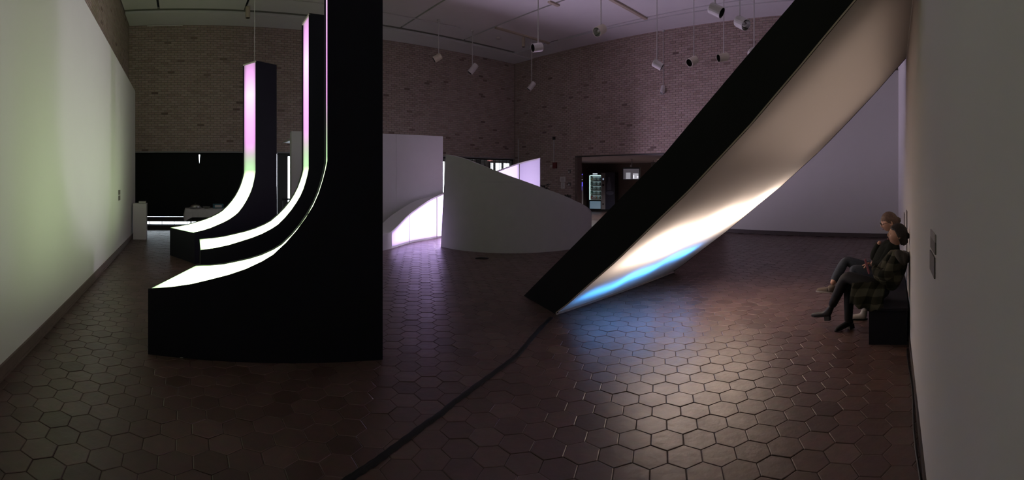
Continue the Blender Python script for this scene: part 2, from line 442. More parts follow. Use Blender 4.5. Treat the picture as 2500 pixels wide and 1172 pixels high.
# ------------------------------------------------------------------ brick walls
BL, BH = .212, .074
def bricks(parent, fr, u0, u1, z0, z1, holes=(), dark=.012, limit=60):
    """fr(u, v, z): v grows out of the wall. One joined field of bricks plus single dark ones."""
    fieldm = MB(); n = 0
    L, Hh, t = BL - .010, BH - .010, .012
    def one(u, z, l, out, dst):
        a, b, c, d = u, u + l, z, z + Hh
        e = .003
        dst.add([fr(a, -.004, c), fr(b, -.004, c), fr(b, -.004, d), fr(a, -.004, d), fr(a + e, out, c + e), fr(b - e, out, c + e), fr(b - e, out, d - e), fr(a + e, out, d - e)],
                [(4, 5, 6, 7), (0, 1, 5, 4), (1, 2, 6, 5), (2, 3, 7, 6), (3, 0, 4, 7)])
    row = 0; z = z0
    while z + Hh <= z1 + .001:
        u = u0 - (BL / 2 if row % 2 else 0)
        while u < u1:
            a, b = max(u, u0), min(u + L, u1)
            if b - a > .03 and not any(h[0] < b and a < h[1] and h[2] < z + Hh and z < h[3] for h in holes):
                out = t + random.gauss(0, .0022)
                if random.random() < dark and n < limit:
                    q = MB(); one(a, z, b - a, out, q); q.build('brick', M['brick_dark'], parent); n += 1
                else: one(a, z, b - a, out, fieldm)
            u += BL
        z += BH; row += 1
    return stuff(fieldm.build('brick_field', M['brick'], parent))

LINT = 2.53
frA = lambda u, v, z: AB(DA + .012 - v, u, z)
wb = MB()
wb.box(AB, DA + .01, 15.0, -2.3, 13.75, LINT, CEIL + .15)           # brickwork above the windows
wb.box(AB, DA + .01, 15.0, 13.08, 13.9, -.1, LINT)                   # pier at the corner
wb.box(AB, DA + .01, 15.0, -2.3, -1.9, -.1, LINT)
wall_back = structure(wb.build('wall_back', M['mortar']))
bricks(wall_back, frA, -1.8, 13.42, LINT + .012, CEIL + .05, dark=.02, limit=85)
bricks(wall_back, frA, 13.08, 13.42, .02, LINT, dark=0)
mb = MB(); mb.box(AB, DA - .03, DA + .02, -1.8, 13.1, LINT - .035, LINT + .008)
structure(mb.build('trim_1', M['steel_grey']))                        # steel angle under the brickwork
mb = MB(); mb.box(AB, DA + .08, 14.98, -1.9, 13.08, -.05, .14)
structure(mb.build('trim_2', M['frame_dark']))                        # low base under the glass

frL = lambda u, v, z: AB(u, -1.812 + v, z)
wl = MB(); wl.box(AB, -.8, 15.0, -2.15, -1.81, -.1, CEIL + .15)
wall_left = structure(wl.build('wall_left', M['mortar']))
bricks(wall_left, frL, 4.0, DA - .02, 3.7, CEIL + .05, dark=.012, limit=25)
mb = MB(); mb.box(AB, -.6, 13.3, -1.79, -DL, 0, 4.22)
wlp = structure(mb.build('wall_left_white', M['white_wall']))
mb = MB(); mb.box(AB, -.6, 13.3, -DL, -DL + .022, .012, .115); mb.box(AB, -.6, 13.3, -DL, -DL + .03, 0, .022)
structure(mb.build('baseboard_left', M['wood_trim']))

# second brick wall with the opening to the vending alcove
dK = 13.6 * math.tan((1262 - 2150) / F); d1 = 13.6 * math.tan((1405 - 2150) / F); d2 = 13.6 * math.tan((1765 - 2150) / F)
frB = lambda u, v, z: BB(DB + .012 - v, u, z)
HB = 2.49
wb = MB()
wb.box(BB, DB + .01, 13.85, dK - .3, d1, -.1, CEIL + .15)
wb.box(BB, DB + .01, 13.85, d1, d2, HB, CEIL + .15)
wb.box(BB, DB + .01, 13.85, d2, 3.2, -.1, CEIL + .15)
wall_side = structure(wb.build('wall_side', M['mortar']))
bricks(wall_side, frB, dK - .1, 0.5, .02, CEIL + .05, holes=[(d1 - .02, d2, 0, HB + .01)], dark=.016, limit=85)
mb = MB(); mb.box(BB, DB - .012, DB + .01, d1 - .02, d2, HB - .015, HB + .02); structure(mb.build('trim_3', M['frame_dark']))
mb = MB(); mb.box(BB, DB - .005, 13.87, d1 - .02, d1 + .10, 0, HB); structure(mb.build('trim_4', M['wood_trim']))

# white partition across the far right, and the long white wall beside the camera
dWr = toW(RW(12.7, -.02))[1]; dWl = 12.6 * math.tan((1774 - CX) / F - PW)
mb = MB(); mb.box(WW, DW, DW + .14, dWl, dWr + .1, 0, 4.65)
structure(mb.build('wall_far_white', M['far_wall']))
mb = MB(); mb.box(WW, DW - .02, DW, dWl, dWr, 0, .115); structure(mb.build('baseboard_far', M['base_dark']))
def RWl(u, v, z): return RW(u, v, z)
mb = MB(); mb.box(RWl, -1.75, 14.2, -.16, 0, -.05, CEIL + .12)
structure(mb.build('wall_right', M['white_wall']))
mb = MB(); mb.box(RWl, -1.2, 12.6, 0, .012, .0, .085); structure(mb.build('baseboard_right', M['base_dark']))

# ------------------------------------------------------------------ window wall under the brick: blinds, glass, door, grille
ZB = .43
def bay(n, b0, b1, gap0, gap1, zt0, zt1):
    """Glazed bay with a black roller blind; the gaps beside the blind narrow downwards."""
    mb = MB()
    for za, zb in ((.14, .16), (.25, .40), (2.44, 2.53)): mb.box(AB, 14.86, 14.92, b0, b1, za, zb)
    w = structure(mb.build('window_%d' % n, M['frame_dark']))
    q = MB()
    k = 6
    for i in range(1, k):
        b = b0 + (b1 - b0) * i / k; q.box(AB, 14.88, 14.90, b - .008, b + .008, .16, .25)
    q.build('muntin', M['frame_dark'], w)
    q = MB(); q.box(AB, 14.895, 14.900, b0, b1, .16, 2.44); q.build('pane', M['glass'], w)
    q = MB()
    ac = 14.80 + .002 * n
    L = [AB(ac, b0 + gap0, 2.51), AB(ac, b0 - .006, zt0), AB(ac, b0 - .01, ZB), AB(ac, b1 + .01, ZB), AB(ac, b1 + .006, zt1), AB(ac, b1 - gap1, 2.51)]
    q.prism(L, AB(.006, 0)); q.build('roller_blind', M['blind'], w)
    q = MB(); q.tube([AB(14.803, b0 + .01, ZB), AB(14.803, b1 - .01, ZB)], .014, 8); q.build('bottom_bar', M['blind'], w)
    q = MB(); q.tube([AB(14.80, b0, 2.50), AB(14.80, b1, 2.50)], .03, 8); q.build('roller', M['blind'], w)
bay(1, -1.95, .49, .02, .028, 1.9, 2.06)
bay(2, .49, 3.05, .028, .02, 2.06, 1.05)
# glass door at the end of the blinds
b_ = lambda x, a=DA: a * math.tan((x - 450) / F)
mb = MB(); mb.box(AB, 14.80, 14.90, 3.07, 3.43, 0, LINT); mb.box(AB, 14.80, 14.90, 3.43, 4.5, 2.40, LINT); mb.box(AB, 14.80, 14.90, 5.5, 5.6, 0, LINT); mb.box(AB, 14.80, 14.90, 4.42, 4.5, 0, LINT); mb.box(AB, 14.80, 14.90, 4.42, 5.5, 2.40, LINT)
door = structure(mb.build('door_1', M['frame_dark']))
mb = MB(); mb.box(AB, 14.84, 14.85, 3.43, 5.5, .05, 2.40); mb.build('pane', M['glass'], door)  # glass past the narrow strip is unseen, added for more daylight
mb = MB(); mb.tube([AB(14.74, 3.22, .97), AB(14.70, 3.55, .97), AB(14.70, 4.3, .97)], .025, 8); mb.box(AB, 14.72, 14.84, 3.25, 3.30, .94, 1.0); mb.build('push_bar', M['black'], door)
mb = MB(); mb.box(AB, 14.79, 14.80, 3.245, 3.262, .35, .9); mb.build('cover_strip', M['steel_grey'], door)
mb = MB()                                      # unseen unshaded bays behind the partition, added to let daylight in
for b in (5.6, 6.9, 8.1): mb.box(AB, 14.80, 14.92, b - .04, b + .04, 0, LINT)
mb.box(AB, 14.80, 14.92, 5.6, 8.15, 2.44, LINT); mb.box(AB, 14.80, 14.92, 5.6, 8.15, 0, .16)
w5 = structure(mb.build('window_5', M['frame_dark']))
mb = MB(); mb.box(AB, 14.85, 14.86, 5.6, 8.15, .16, 2.44); mb.build('pane', M['glass'], w5)
# shop-front with a rolled grille, a hall and windows beyond it
mb = MB()
for b in (8.15, 13.0): mb.box(AB, 14.78, 14.9, b, b + .09, 0, LINT)
mb.box(AB, 14.78, 14.9, 8.15, 13.08, 2.44, LINT)
sf = structure(mb.build('window_3', M['frame_dark']))
q = MB()
for i in range(34): q.box(AB, 14.84, 14.846, 8.24, 13.0, 1.30 + i * .034, 1.307 + i * .034)
stuff(q.build('grille_rods', M['steel_grey'], sf))
q = MB()
b = 8.3
while b < 13: q.box(AB, 14.835, 14.85, b, b + .014, 1.2, 2.44); b += .2
stuff(q.build('grille_links', M['frame_dark'], sf))
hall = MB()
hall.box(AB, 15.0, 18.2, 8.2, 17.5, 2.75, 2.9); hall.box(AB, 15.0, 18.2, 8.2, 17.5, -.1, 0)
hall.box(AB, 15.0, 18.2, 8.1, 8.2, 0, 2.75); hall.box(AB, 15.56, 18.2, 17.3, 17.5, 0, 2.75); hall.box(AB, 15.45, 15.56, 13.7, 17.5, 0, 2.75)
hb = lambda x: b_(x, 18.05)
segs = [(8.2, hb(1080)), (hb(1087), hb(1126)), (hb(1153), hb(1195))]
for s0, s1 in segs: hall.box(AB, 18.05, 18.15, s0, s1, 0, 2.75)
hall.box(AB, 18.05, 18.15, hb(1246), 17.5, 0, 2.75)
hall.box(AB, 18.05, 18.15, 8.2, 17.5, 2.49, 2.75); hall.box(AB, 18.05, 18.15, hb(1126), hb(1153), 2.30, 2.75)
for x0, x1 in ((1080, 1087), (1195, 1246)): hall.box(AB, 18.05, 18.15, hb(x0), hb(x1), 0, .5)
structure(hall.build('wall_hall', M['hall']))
mb = MB()
for x in (1195, 1206.5, 1226.5, 1246): mb.box(AB, 18.0, 18.1, hb(x) - .04, hb(x) + .04, .5, 2.5)
w4 = structure(mb.build('window_4', M['frame_dark']))
mb = MB(); mb.box(AB, 18.09, 18.10, hb(1195), hb(1246), .5, 2.49); mb.build('pane', M['glass'], w4)
mb = MB(); mb.box(AB, 16.4, 16.8, b_(1174, 16.4), b_(1188, 16.4), 0, 2.75); structure(mb.build('column_1', M['frame_dark']))
mb = MB(); mb.box(AB, 16.9, 17.0, b_(1130, 16.9), b_(1154, 16.9), 2.25, 2.75); structure(mb.build('trim_5', M['frame_dark']))
# ground outside
mb = MB(); mb.prism([AB(15.05, -9, -.1), AB(15.05, 8.0, -.1), AB(18.3, 8.0, -.1), AB(18.3, 18, -.1), AB(34, 22, -.1), AB(34, -9, -.1)], (0, 0, .05))
structure(mb.build('pavement', M['concrete']))

# ------------------------------------------------------------------ vending alcove
al = MB()
dl, dr = -16.0, -4.3
al.box(BB, 20.4, 20.6, -15.6, dr, -.05, 2.6)
al.box(AB, 15.40, 15.45, 13.75, 20.8, -.05, 2.6)
al.box(BB, 13.86, 20.4, dr, dr + .15, -.05, 2.6)
alw = structure(al.build('wall_alcove', M['mortar']))
qc = [tuple(BB(c, d)[:2]) for c, d in ((13.86, -16), (20.4, -16), (20.4, dr), (13.86, dr))]
mb = MB(); mb.prism([(x, y, HB) for x, y in clip(qc, NA, 15.44)], (0, 0, .12))
alc = structure(mb.build('ceiling_alcove', M['ceiling']))

# sky portals at the glazing: they only tell the renderer where daylight enters
for bm_, wd in ((4.5, 2.1), (6.87, 2.5)):
    L = bpy.data.lights.new('window_daylight', 'AREA'); L.shape = 'RECTANGLE'; L.size = wd; L.size_y = 2.3; L.energy = 1
    L.cycles.is_portal = True
    o = bpy.data.objects.new('window_daylight', L); COL.objects.link(o); o.location = AB(15.0, bm_, 1.3)
    o.rotation_euler = AB(-1, 0).to_track_quat('-Z', 'Z').to_euler()

# ------------------------------------------------------------------ the three J-shaped light sculptures
PROF = [(0, .59), (.13, .617), (.25, .655), (.36, .705), (.46, .752), (.55, .805), (.64, .875), (.70, .935), (.77, 1.04), (.83, 1.15), (.88, 1.26), (.92, 1.375), (.95, 1.48), (.974, 1.595), (.99, 1.69), (1.0, 1.77)]
JTOP = 4.11
def set_along(o, vals, name='along'):
    at = o.data.attributes.new(name, 'FLOAT', 'POINT')
    at.data.foreach_set('value', vals)
def polar(r, ph): return Vector((r * sin(ph), r * cos(ph), 0))
def j_sculpture(N0, N1, F0, F1, label, back=1.29):
    """N: near side, F: far side; 0: tip of the foot, 1: front of the upright."""
    N0, N1, F0, F1 = (Vector((p[0], p[1], 0)) for p in (N0, N1, F0, F1))
    root = thing('light_sculpture', N0, label, 'sculpture', 'J-shaped light sculptures')
    up = Vector((0, 0, 1))
    pr = PROF + [(1.0, 1.77 + (JTOP - 1.77) * k / 16) for k in range(1, 17)]
    def P(side, s, z): 
        a, b = (N0, N1) if side == 0 else (F0, F1)
        return a + (b - a) * s + up * z
    inw = [(F1 - N1).normalized() * .018, (N1 - F1).normalized() * .018]
    for side in (0, 1):
        q = MB()
        prof = [(s, z + (.012 if s < .9 else 0)) if True else 0 for s, z in pr]
        prof = [(s - .012 * min(1, max(0, (z - .6))), z) for s, z in prof]
        outl = [P(side, 0, .0)] + [P(side, s, z) for s, z in prof] + [P(side, back, JTOP), P(side, back, 0)]
        q.prism(outl, inw[side]); q.build('side_panel', M['black_panel'], root)
    # lit cloth between the two side panels
    q = MB(); rows = []; al = []
    ln = [0]
    for i in range(1, len(pr)): ln.append(ln[-1] + math.hypot((pr[i][0] - pr[i - 1][0]) * 1.6, pr[i][1] - pr[i - 1][1]))
    n = 8
    for i, (s, z) in enumerate(pr):
        A, B = P(0, s, z) + inw[0], P(1, s, z) + inw[1]
        rows.append([A.lerp(B, k / n) for k in range(n + 1)]); al += [ln[i] / ln[-1]] * (n + 1)
    q.grid(rows); o = q.build('lit_cloth', M['j_light'], root); set_along(o, al); set_along(o, [min(1, 1.25 * sin(PI * k / n) ** .8) for _ in pr for k in range(n + 1)], 'depth')
    # toe board, back board, cap
    q = MB()
    A, B = P(0, 0, 0) + inw[0], P(1, 0, 0) + inw[1]; d = (N1 - N0).normalized() * .015
    q.prism([A, B, B + up * .585, A + up * .585], d); q.build('toe_board', M['black_panel'], root)
    q = MB()
    A, B = P(0, back, 0) + inw[0], P(1, back, 0) + inw[1]
    q.prism([A, B, B + up * JTOP, A + up * JTOP], -d); q.build('back_board', M['black_panel'], root)
    q = MB()
    q.prism([P(0, 1.0, JTOP) + inw[0], P(1, 1.0, JTOP) + inw[1], P(1, back, JTOP) + inw[1], P(0, back, JTOP) + inw[0]], up * -.015); q.build('cap', M['black_panel'], root)
    q = MB()
    A, B = P(0, 1.0, JTOP - .03) , P(1, 1.0, JTOP - .03); e = (N1 - N0).normalized() * -.02
    q.prism([A, B, B + up * .03, A + up * .03], e); q.build('top_batten', M['can_white'], root)
    return root
n1 = polar(9.5, -.5676); n0 = Vector((-5.585, 6.66, 0)); n1 = n0 + (n1 - n0) * 1.05
j_sculpture(n0, n1, (-6.63, 7.085), polar(9.88, -.59), 'black J-shaped light box farthest from the camera, hung from a thin cable', 1.37)
j_sculpture((-4.1, 5.02), polar(6.83, -.444), (-4.94, 6.02), polar(7.29, -.4595), 'black J-shaped light box standing between the farther and the nearest one')
j_sculpture((-3.0, 2.91), (-1.556, 3.67), (-3.45, 4.14), (-1.778, 4.10), 'nearest black J-shaped light box, its upright cut off by the picture top')
p = polar(9.62, -.566)
mb = MB(); mb.tube([Vector((p.x, p.y, JTOP)), Vector((p.x, p.y, CEIL))], .006, 6)
tag(mb.build('suspension_cable', M['rod']), 'thin cable from ceiling to the top of the farthest black light box', 'cable')

# ------------------------------------------------------------------ white partition behind the sculptures
pl, prr = Vector((-5.40, 10.25, 0)), Vector((-1.955, 12.78, 0))
dv = (prr - pl).normalized(); nv = Vector((-dv.y, dv.x, 0))
root = thing('partition_wall', (pl + prr) / 2, 'tall white freestanding partition behind the black light boxes', 'partition')
def PF(u, v, z): return pl + dv * u + nv * v + Vector((0, 0, z))
Lp = (prr - pl).length
mb = MB(); mb.box(PF, 0, Lp, .015, .30, 0, 2.85); mb.build('core', M['partition'], root)
n = 3
for k in range(n):
    mb = MB(); mb.box(PF, Lp * k / n + .002, Lp * (k + 1) / n - .002, 0, .015, 0, 2.85); mb.build('panel', M['partition'], root)
q0, q1 = Q(690, 349, 13.4), Q(716, 341, 12.2)
mb = MB(); mb.hexa([q0, q1, q1 + Vector((.12, .2, 0)), q0 + Vector((.12, .2, 0)), q0 + W3(0, 0, .02), q1 + W3(0, 0, .10), q1 + W3(.12, .2, .10), q0 + W3(.12, .2, .02)])
tag(mb.build('wedge_blade', M['can_white']), 'small white wedge-shaped blade sticking out beside the top of the white partition', 'sign')  # plain white slab, built as a bracket

# ------------------------------------------------------------------ violet ribbon sculpture (curved backlit wall)
def smooth_curve(pts, n):
    """Catmull-Rom through tuples."""
    P = [Vector(p) for p in pts]; P = [P[0] * 2 - P[1]] + P + [P[-1] * 2 - P[-2]]
    out = []
    for i in range(1, len(P) - 2):
        for k in range(n):
            t = k / n
            out.append(.5 * ((2 * P[i]) + (P[i + 1] - P[i - 1]) * t + (2 * P[i - 1] - 5 * P[i] + 4 * P[i + 1] - P[i + 2]) * t * t + (3 * P[i] - P[i - 1] - 3 * P[i + 1] + P[i + 2]) * t ** 3))
    out.append(P[-2]); return out
# x, y, height, thickness
RB = [(-3.05, 9.2, .33, .45), (-2.93, 9.8, .36, .45), (-2.78, 10.26, .41, .45), (-2.59, 11.27, .735, .45), (-2.296, 11.94, 1.01, .42), (-1.99, 12.50, 1.20, .12), (-1.25, 13.2, 1.50, .10), (-.44, 13.72, 1.88, .10), (.227, 13.95, 2.13, .10), (.870, 13.97, 2.29, .10)]
def c4(pts, n):
    xy = smooth_curve([(p[0], p[1], p[2]) for p in pts], n); th = smooth_curve([(p[3], 0, 0) for p in pts], n)
    return xy, [t.x for t in th]
xy, th = c4(RB, 6)
root = thing('ribbon_sculpture', (-2.2, 12.0, 0), 'curved white wall glowing violet inside, sweeping up behind the grey curved shell', 'sculpture')
inn, outp = [], []
for i, p in enumerate(xy):
    t = xy[min(i + 1, len(xy) - 1)] - xy[max(i - 1, 0)]; t.z = 0; t.normalize()
    nrm = Vector((-t.y, t.x, 0))
    outp.append(Vector((p.x, p.y, 0)) + nrm * th[i]); inn.append(Vector((p.x, p.y, 0)))
zt = [p.z for p in xy]
ist = 12                                     # where the lit part begins
q = MB()
for rng in ((0, ist),):
    q.grid([[inn[i] + W3(0, 0, z * zt[i]) for i in range(rng[0], rng[1] + 1)] for z in (0, 1)])
q.grid([[outp[i] for i in range(len(xy))], [outp[i] + W3(0, 0, zt[i]) for i in range(len(xy))]])
q.build('outer_skin', M['white_sculpt'], root)
q = MB(); q.grid([[inn[i] + W3(0, 0, zt[i]) for i in range(len(xy))], [outp[i] + W3(0, 0, zt[i]) for i in range(len(xy))]]); q.build('top_rim', M['partition'], root, smooth=True)
for i in (len(xy) - 1, 0):
    q = MB(); q.quad(inn[i], outp[i], outp[i] + W3(0, 0, zt[i]), inn[i] + W3(0, 0, zt[i])); q.build('end_board', M['white_sculpt'], root)
seams = [ist, 18, 29, 36, 48, len(xy) - 1]
ctr = Vector((-.3, 12.0, 0))
for a, b in zip(seams[:-1], seams[1:]):
    q = MB(); rows = []; al = []; dp_ = []
    for k in range(11):
        row = []
        for i in range(a, b + 1):
            off = Vector((0, 0, 0))
            if i == a: off = (inn[i + 1] - inn[i]).normalized() * .012
            if i == b: off = (inn[i - 1] - inn[i]).normalized() * .012
            row.append(inn[i] + off + W3(0, 0, .05 + (zt[i] - .09) * k / 10)); dp_.append(min(1, .02 + 1.5 * sin(PI * k / 10)) if b <= 29 else 1 - .35 * k / 10); al.append((i - ist) / (len(xy) - 1 - ist))
        rows.append(row)
    q.grid(rows); o = q.build('lit_cloth_panel', M['ribbon_light'], root); set_along(o, al); set_along(o, dp_, 'depth')
q = MB()
for z0, z1 in ((0, .05), (-.04, 0)):
    q.grid([[inn[i] + W3(0, 0, z0 if z0 >= 0 else zt[i] + z0) for i in range(ist, len(xy))], [inn[i] + W3(0, 0, z1 if z0 >= 0 else zt[i]) for i in range(ist, len(xy))]])
q.build('edge_strip', M['partition'], root)
for i in seams[1:-1]:
    q = MB(); q.quad(inn[i] + (inn[i - 1] - inn[i]).normalized() * .014, inn[i] + (inn[i + 1] - inn[i]).normalized() * .014, inn[i] + (inn[i + 1] - inn[i]).normalized() * .014 + W3(0, 0, zt[i] - .03), inn[i] + (inn[i - 1] - inn[i]).normalized() * .014 + W3(0, 0, zt[i] - .03)); q.build('seam_backing', M['steel_grey'], root)

# ------------------------------------------------------------------ grey curved shell in front of it
cc = Vector((0, 12.05, 0)); RR = 2.1
TH = [(-.951, 2.21), (-.78, 2.155), (-.6, 2.07), (-.405, 1.93), (-.19, 1.77), (.085, 1.575), (.305, 1.42), (.486, 1.305), (.77, 1.11), (1.19, .86), (1.6, .66), (2.0, .5)]
def htop(t):
    for (a, za), (b, zb) in zip(TH[:-1], TH[1:]):
        if t <= b: return za + (zb - za) * max(0, (t - a) / (b - a))
    return TH[-1][1]
root = thing('curved_wall_sculpture', (0, 9.95, 0), 'grey-white curved shell with a sloping top edge, bulging towards the camera', 'sculpture')
nU, nV = 72, 10
def shell(rad):
    rows = []
    for k in range(nV + 1):
        row = []
        for i in range(nU + 1):
            u = i / nU
            t = -.951 + 2.951 * u; z = htop(t) * k / nV
            t += (.05 * z) * (1 - u)
            row.append(cc + Vector((rad * sin(t), -rad * cos(t), z)))
        rows.append(row)
    return rows
o_, i_ = shell(RR), shell(RR - .10)
mb = MB(); mb.grid(o_); mb.build('outer_skin', M['white_sculpt'], root, smooth=True)
mb = MB(); mb.grid(i_); mb.build('inner_skin', M['white_sculpt'], root, smooth=True)
mb = MB(); mb.grid([o_[-1], i_[-1]]); mb.grid([[r[0] for r in o_], [r[0] for r in i_]]); mb.grid([[r[-1] for r in o_], [r[-1] for r in i_]]); mb.build('edge_band', M['white_sculpt'], root)
mb = MB()                                     # thin joint line between two sheets
rows = []
for zz in (1.555, 1.559):
    rows.append([cc + Vector(((RR + .001) * sin(t), -(RR + .001) * cos(t), zz)) for t in [-.33 + .045 * k for k in range(11)]])
mb.grid(rows); mb.build('sheet_joint', M['steel_grey'], root)

# ------------------------------------------------------------------ leaning sculpture, white cloth below, black sides
Pn, Dn = Vector((.526, 5.39, 0)), Vector((1.514, -3.78, 0))
Ew = Vector((SR, CR, 0)); WID = 3.0
LZ = [(-.02, 0.0), (.0, .02), (.06, .165), (.12, .33), (.179, .49), (.30, .81), (.45, 1.235), (.547, 1.505), (.70, 1.98), (.80, 2.33), (.898, 2.69), (.95, 2.90), (1.0, 3.10)]
UZ = [(-.239, 0.0), (-.1, .36), (.05, .74), (.2, 1.12), (.35, 1.50), (.4735, 1.81), (.63, 2.28), (.79, 2.77), (.9, 3.14), (1.0, 3.50)]
def itp(T, t):
    for (a, za), (b, zb) in zip(T[:-1], T[1:]):
        if t <= b: return za + (zb - za) * (t - a) / (b - a)
    return T[-1][1]
def LP(t, w, z): return Pn + Dn * t + Ew * w + W3(0, 0, z)
root = thing('leaning_sculpture', Pn + Ew * 1.5, 'wide white cloth ramp with black sides leaning from floor to the white wall', 'sculpture')
tw = lambda w: min(1.0, (1.0 - 0) )           # it ends on the wall
def wall_t(w):                                # parameter where the underside meets the right wall
    p0, p1 = LP(0, w, 0), LP(1, w, 0); m0, m1 = toR(p0)[1], toR(p1)[1]
    return (m0 - .004) / (m0 - m1)
tend = min(wall_t(0), 1.08)
def zl(t): return itp(LZ, t) if t <= 1 else 3.10 + (t - 1) * 4.0
def zu(t): return itp(UZ, t) if t <= 1 else 3.50 + (t - 1) * 3.6
tl = [0 + (tend) * k / 40 for k in range(41)]
rows = []
for t in tl: rows.append([LP(t, .02 + (WID - .04) * k / 16, zl(t) + .004) for k in range(17)])
mb = MB(); mb.grid(rows); cloth = mb.build('stretched_cloth', M['fabric'], root, smooth=True)
tu = [-.239 + (tend + .239) * k / 40 for k in range(41)]
for w in (0, WID):
    pts = [LP(t, w, max(0, zl(t))) for t in tl] + [LP(t, w, zu(t)) for t in reversed(tu)]
    mb = MB()
    n = len(pts); off = Ew * (.02 if w == 0 else -.02)
    # side panel as strips so that the long outline stays clean
    def side(t): return LP(t, w, max(0, zl(t)) if t > 0 else 0), LP(t, w, zu(t))
    ts = sorted(set([round(x, 5) for x in tu] + [0.0]))
    A = [side(t)[0] for t in ts]; B = [side(t)[1] for t in ts]
    mb.grid([A, B]); mb.grid([[p + off for p in A], [p + off for p in B]]); mb.grid([A, [p + off for p in A]]); mb.grid([B, [p + off for p in B]])
    mb.build('side_panel', M['lean_black'], root)
mb = MB(); mb.grid([[LP(t, .02, zu(t) - .004), LP(t, WID - .02, zu(t) - .004)] for t in tu]); mb.build('top_cover', M['lean_black'], root)
mb = MB(); mb.grid([[LP(t, .02, .003), LP(t, WID - .02, .003)] for t in (-.235, -.12, 0)]); mb.build('base_board', M['lean_black'], root)
mb = MB(); mb.box(lambda u, v, z: LP(v, u, z), .0, WID, -.004, .004, 0, .022); mb.build('bottom_batten', M['can_white'], root)
q = MB(); q.grid([[LP(t, -.003, zl(t)-.004) for t in tl], [LP(t, -.003, zl(t) + .012) for t in tl]]); q.build('edge_piping', M['batten'], root)
def lamp(kind, name, loc, col, power, size=.1, look=None, blend=1., angle=1.5):
    L = bpy.data.lights.new(name, kind); L.color = col; L.energy = power
    if kind == 'AREA': L.size = size
    else: L.shadow_soft_size = size
    if kind == 'SPOT': L.spot_size = angle; L.spot_blend = blend
    o = bpy.data.objects.new(name, L); COL.objects.link(o); o.location = loc; o.parent = root; o.matrix_parent_inverse = WORLD[root].inverted()
    if look is not None: o.rotation_euler = (Vector(look) - Vector(loc)).to_track_quat('-Z', 'Y').to_euler()
    return o
def under_normal(t):
    d = LP(t + .02, 0, zl(t + .02)) - LP(t - .02, 0, zl(t - .02)); n_ = d.cross(Ew); n_.normalize()
    return n_ if n_.z < 0 else -n_
def panel_lamp(name, t, w, dz, sw, st, col, power):
    """A flat lamp inside the ramp, facing the cloth."""
    L = bpy.data.lights.new(name, 'AREA'); L.shape = 'RECTANGLE'; L.size = st; L.size_y = sw; L.color = col; L.energy = power * LEAN_GAIN
    o = bpy.data.objects.new(name, L); COL.objects.link(o); o.location = LP(t, w, zl(t)) - under_normal(t) * dz
    o.parent = root; o.matrix_parent_inverse = WORLD[root].inverted()
    z = -under_normal(t); y = Ew - z * Ew.dot(z); y.normalize(); x = y.cross(z)
    o.rotation_euler = Matrix((x, y, z)).transposed().to_euler()
warm = (1.0, .80, .67)
for t, w, sw, st, pw in ((.33, .95, 1.2, .5, 32), (.385, 2.0, 1.2, .5, 33), (.455, 2.72, .42, .5, 17)): panel_lamp('inside_lamp', t, w, .27, sw, st, warm, pw)
panel_lamp('bounce_fill_upper', .80, 1.5, .30, 2.4, 1.4, (1., .76, .62), 4.5)  # added fill standing for ambient light and bounce inside the ramp
for t, w, pw in ((.10, .6, 4.5), (.145, 1.25, 8), (.20, 2.0, 8.5)): panel_lamp('inside_lamp_blue', t, w, .15, .8, .20, (.05, .36, 1.0), pw)

# ------------------------------------------------------------------ labels on the walls
def card(fr, u0, u1, z0, z1, m, label, group=None, t=.006):
    mb = MB(); mb.box(fr, u0, u1, 0, t, z0, z1)
    return tag(mb.build('wall_label', m, bevel=.001), label, 'label', group)
frRW = lambda u, v, z: RW(u, v + .0005, z)
frLW = lambda u, v, z: AB(u, -DL + .0005 + v, z)
def rcard(x0, x1, y0, y1, m, label):
    l0, l1 = DR / math.tan((x1 - 2178) / F), DR / math.tan((x0 - 2178) / F); lc = (l0 + l1) / 2; r = math.hypot(lc, DR)
    card(frRW, l0, l1, EYE - (y1 - HY) * r / F, EYE - (y0 - HY) * r / F, m, label)
rcard(2274.5, 2286, 566, 584, M['label_light'], 'pale upper strip of the topmost grey label on the near white wall')
rcard(2274.5, 2286, 584, 612, M['label'], 'upper grey label on the white wall to the right of the seated people')
rcard(2273, 2284, 619, 668, M['label'], 'lower grey label on the white wall to the right of the seated people')
rcard(2207.6, 2209.6, 520, 556, M['label'], 'thin dark card on the white wall above the seated person with glasses')
rcard(2213.5, 2215.5, 514, 556, M['label'], 'thin dark card on the white wall above the hood of the plaid jacket')
for y0, y1, lb in ((464, 475.5, 'upper of two small grey labels on the green-lit white wall'), (477.5, 489, 'lower of two small grey labels on the green-lit white wall')):
    r = 10.1; card(frLW, 9.84, 10.12, EYE - (y1 - HY) * r / F, EYE - (y0 - HY) * r / F, M['label'], lb)

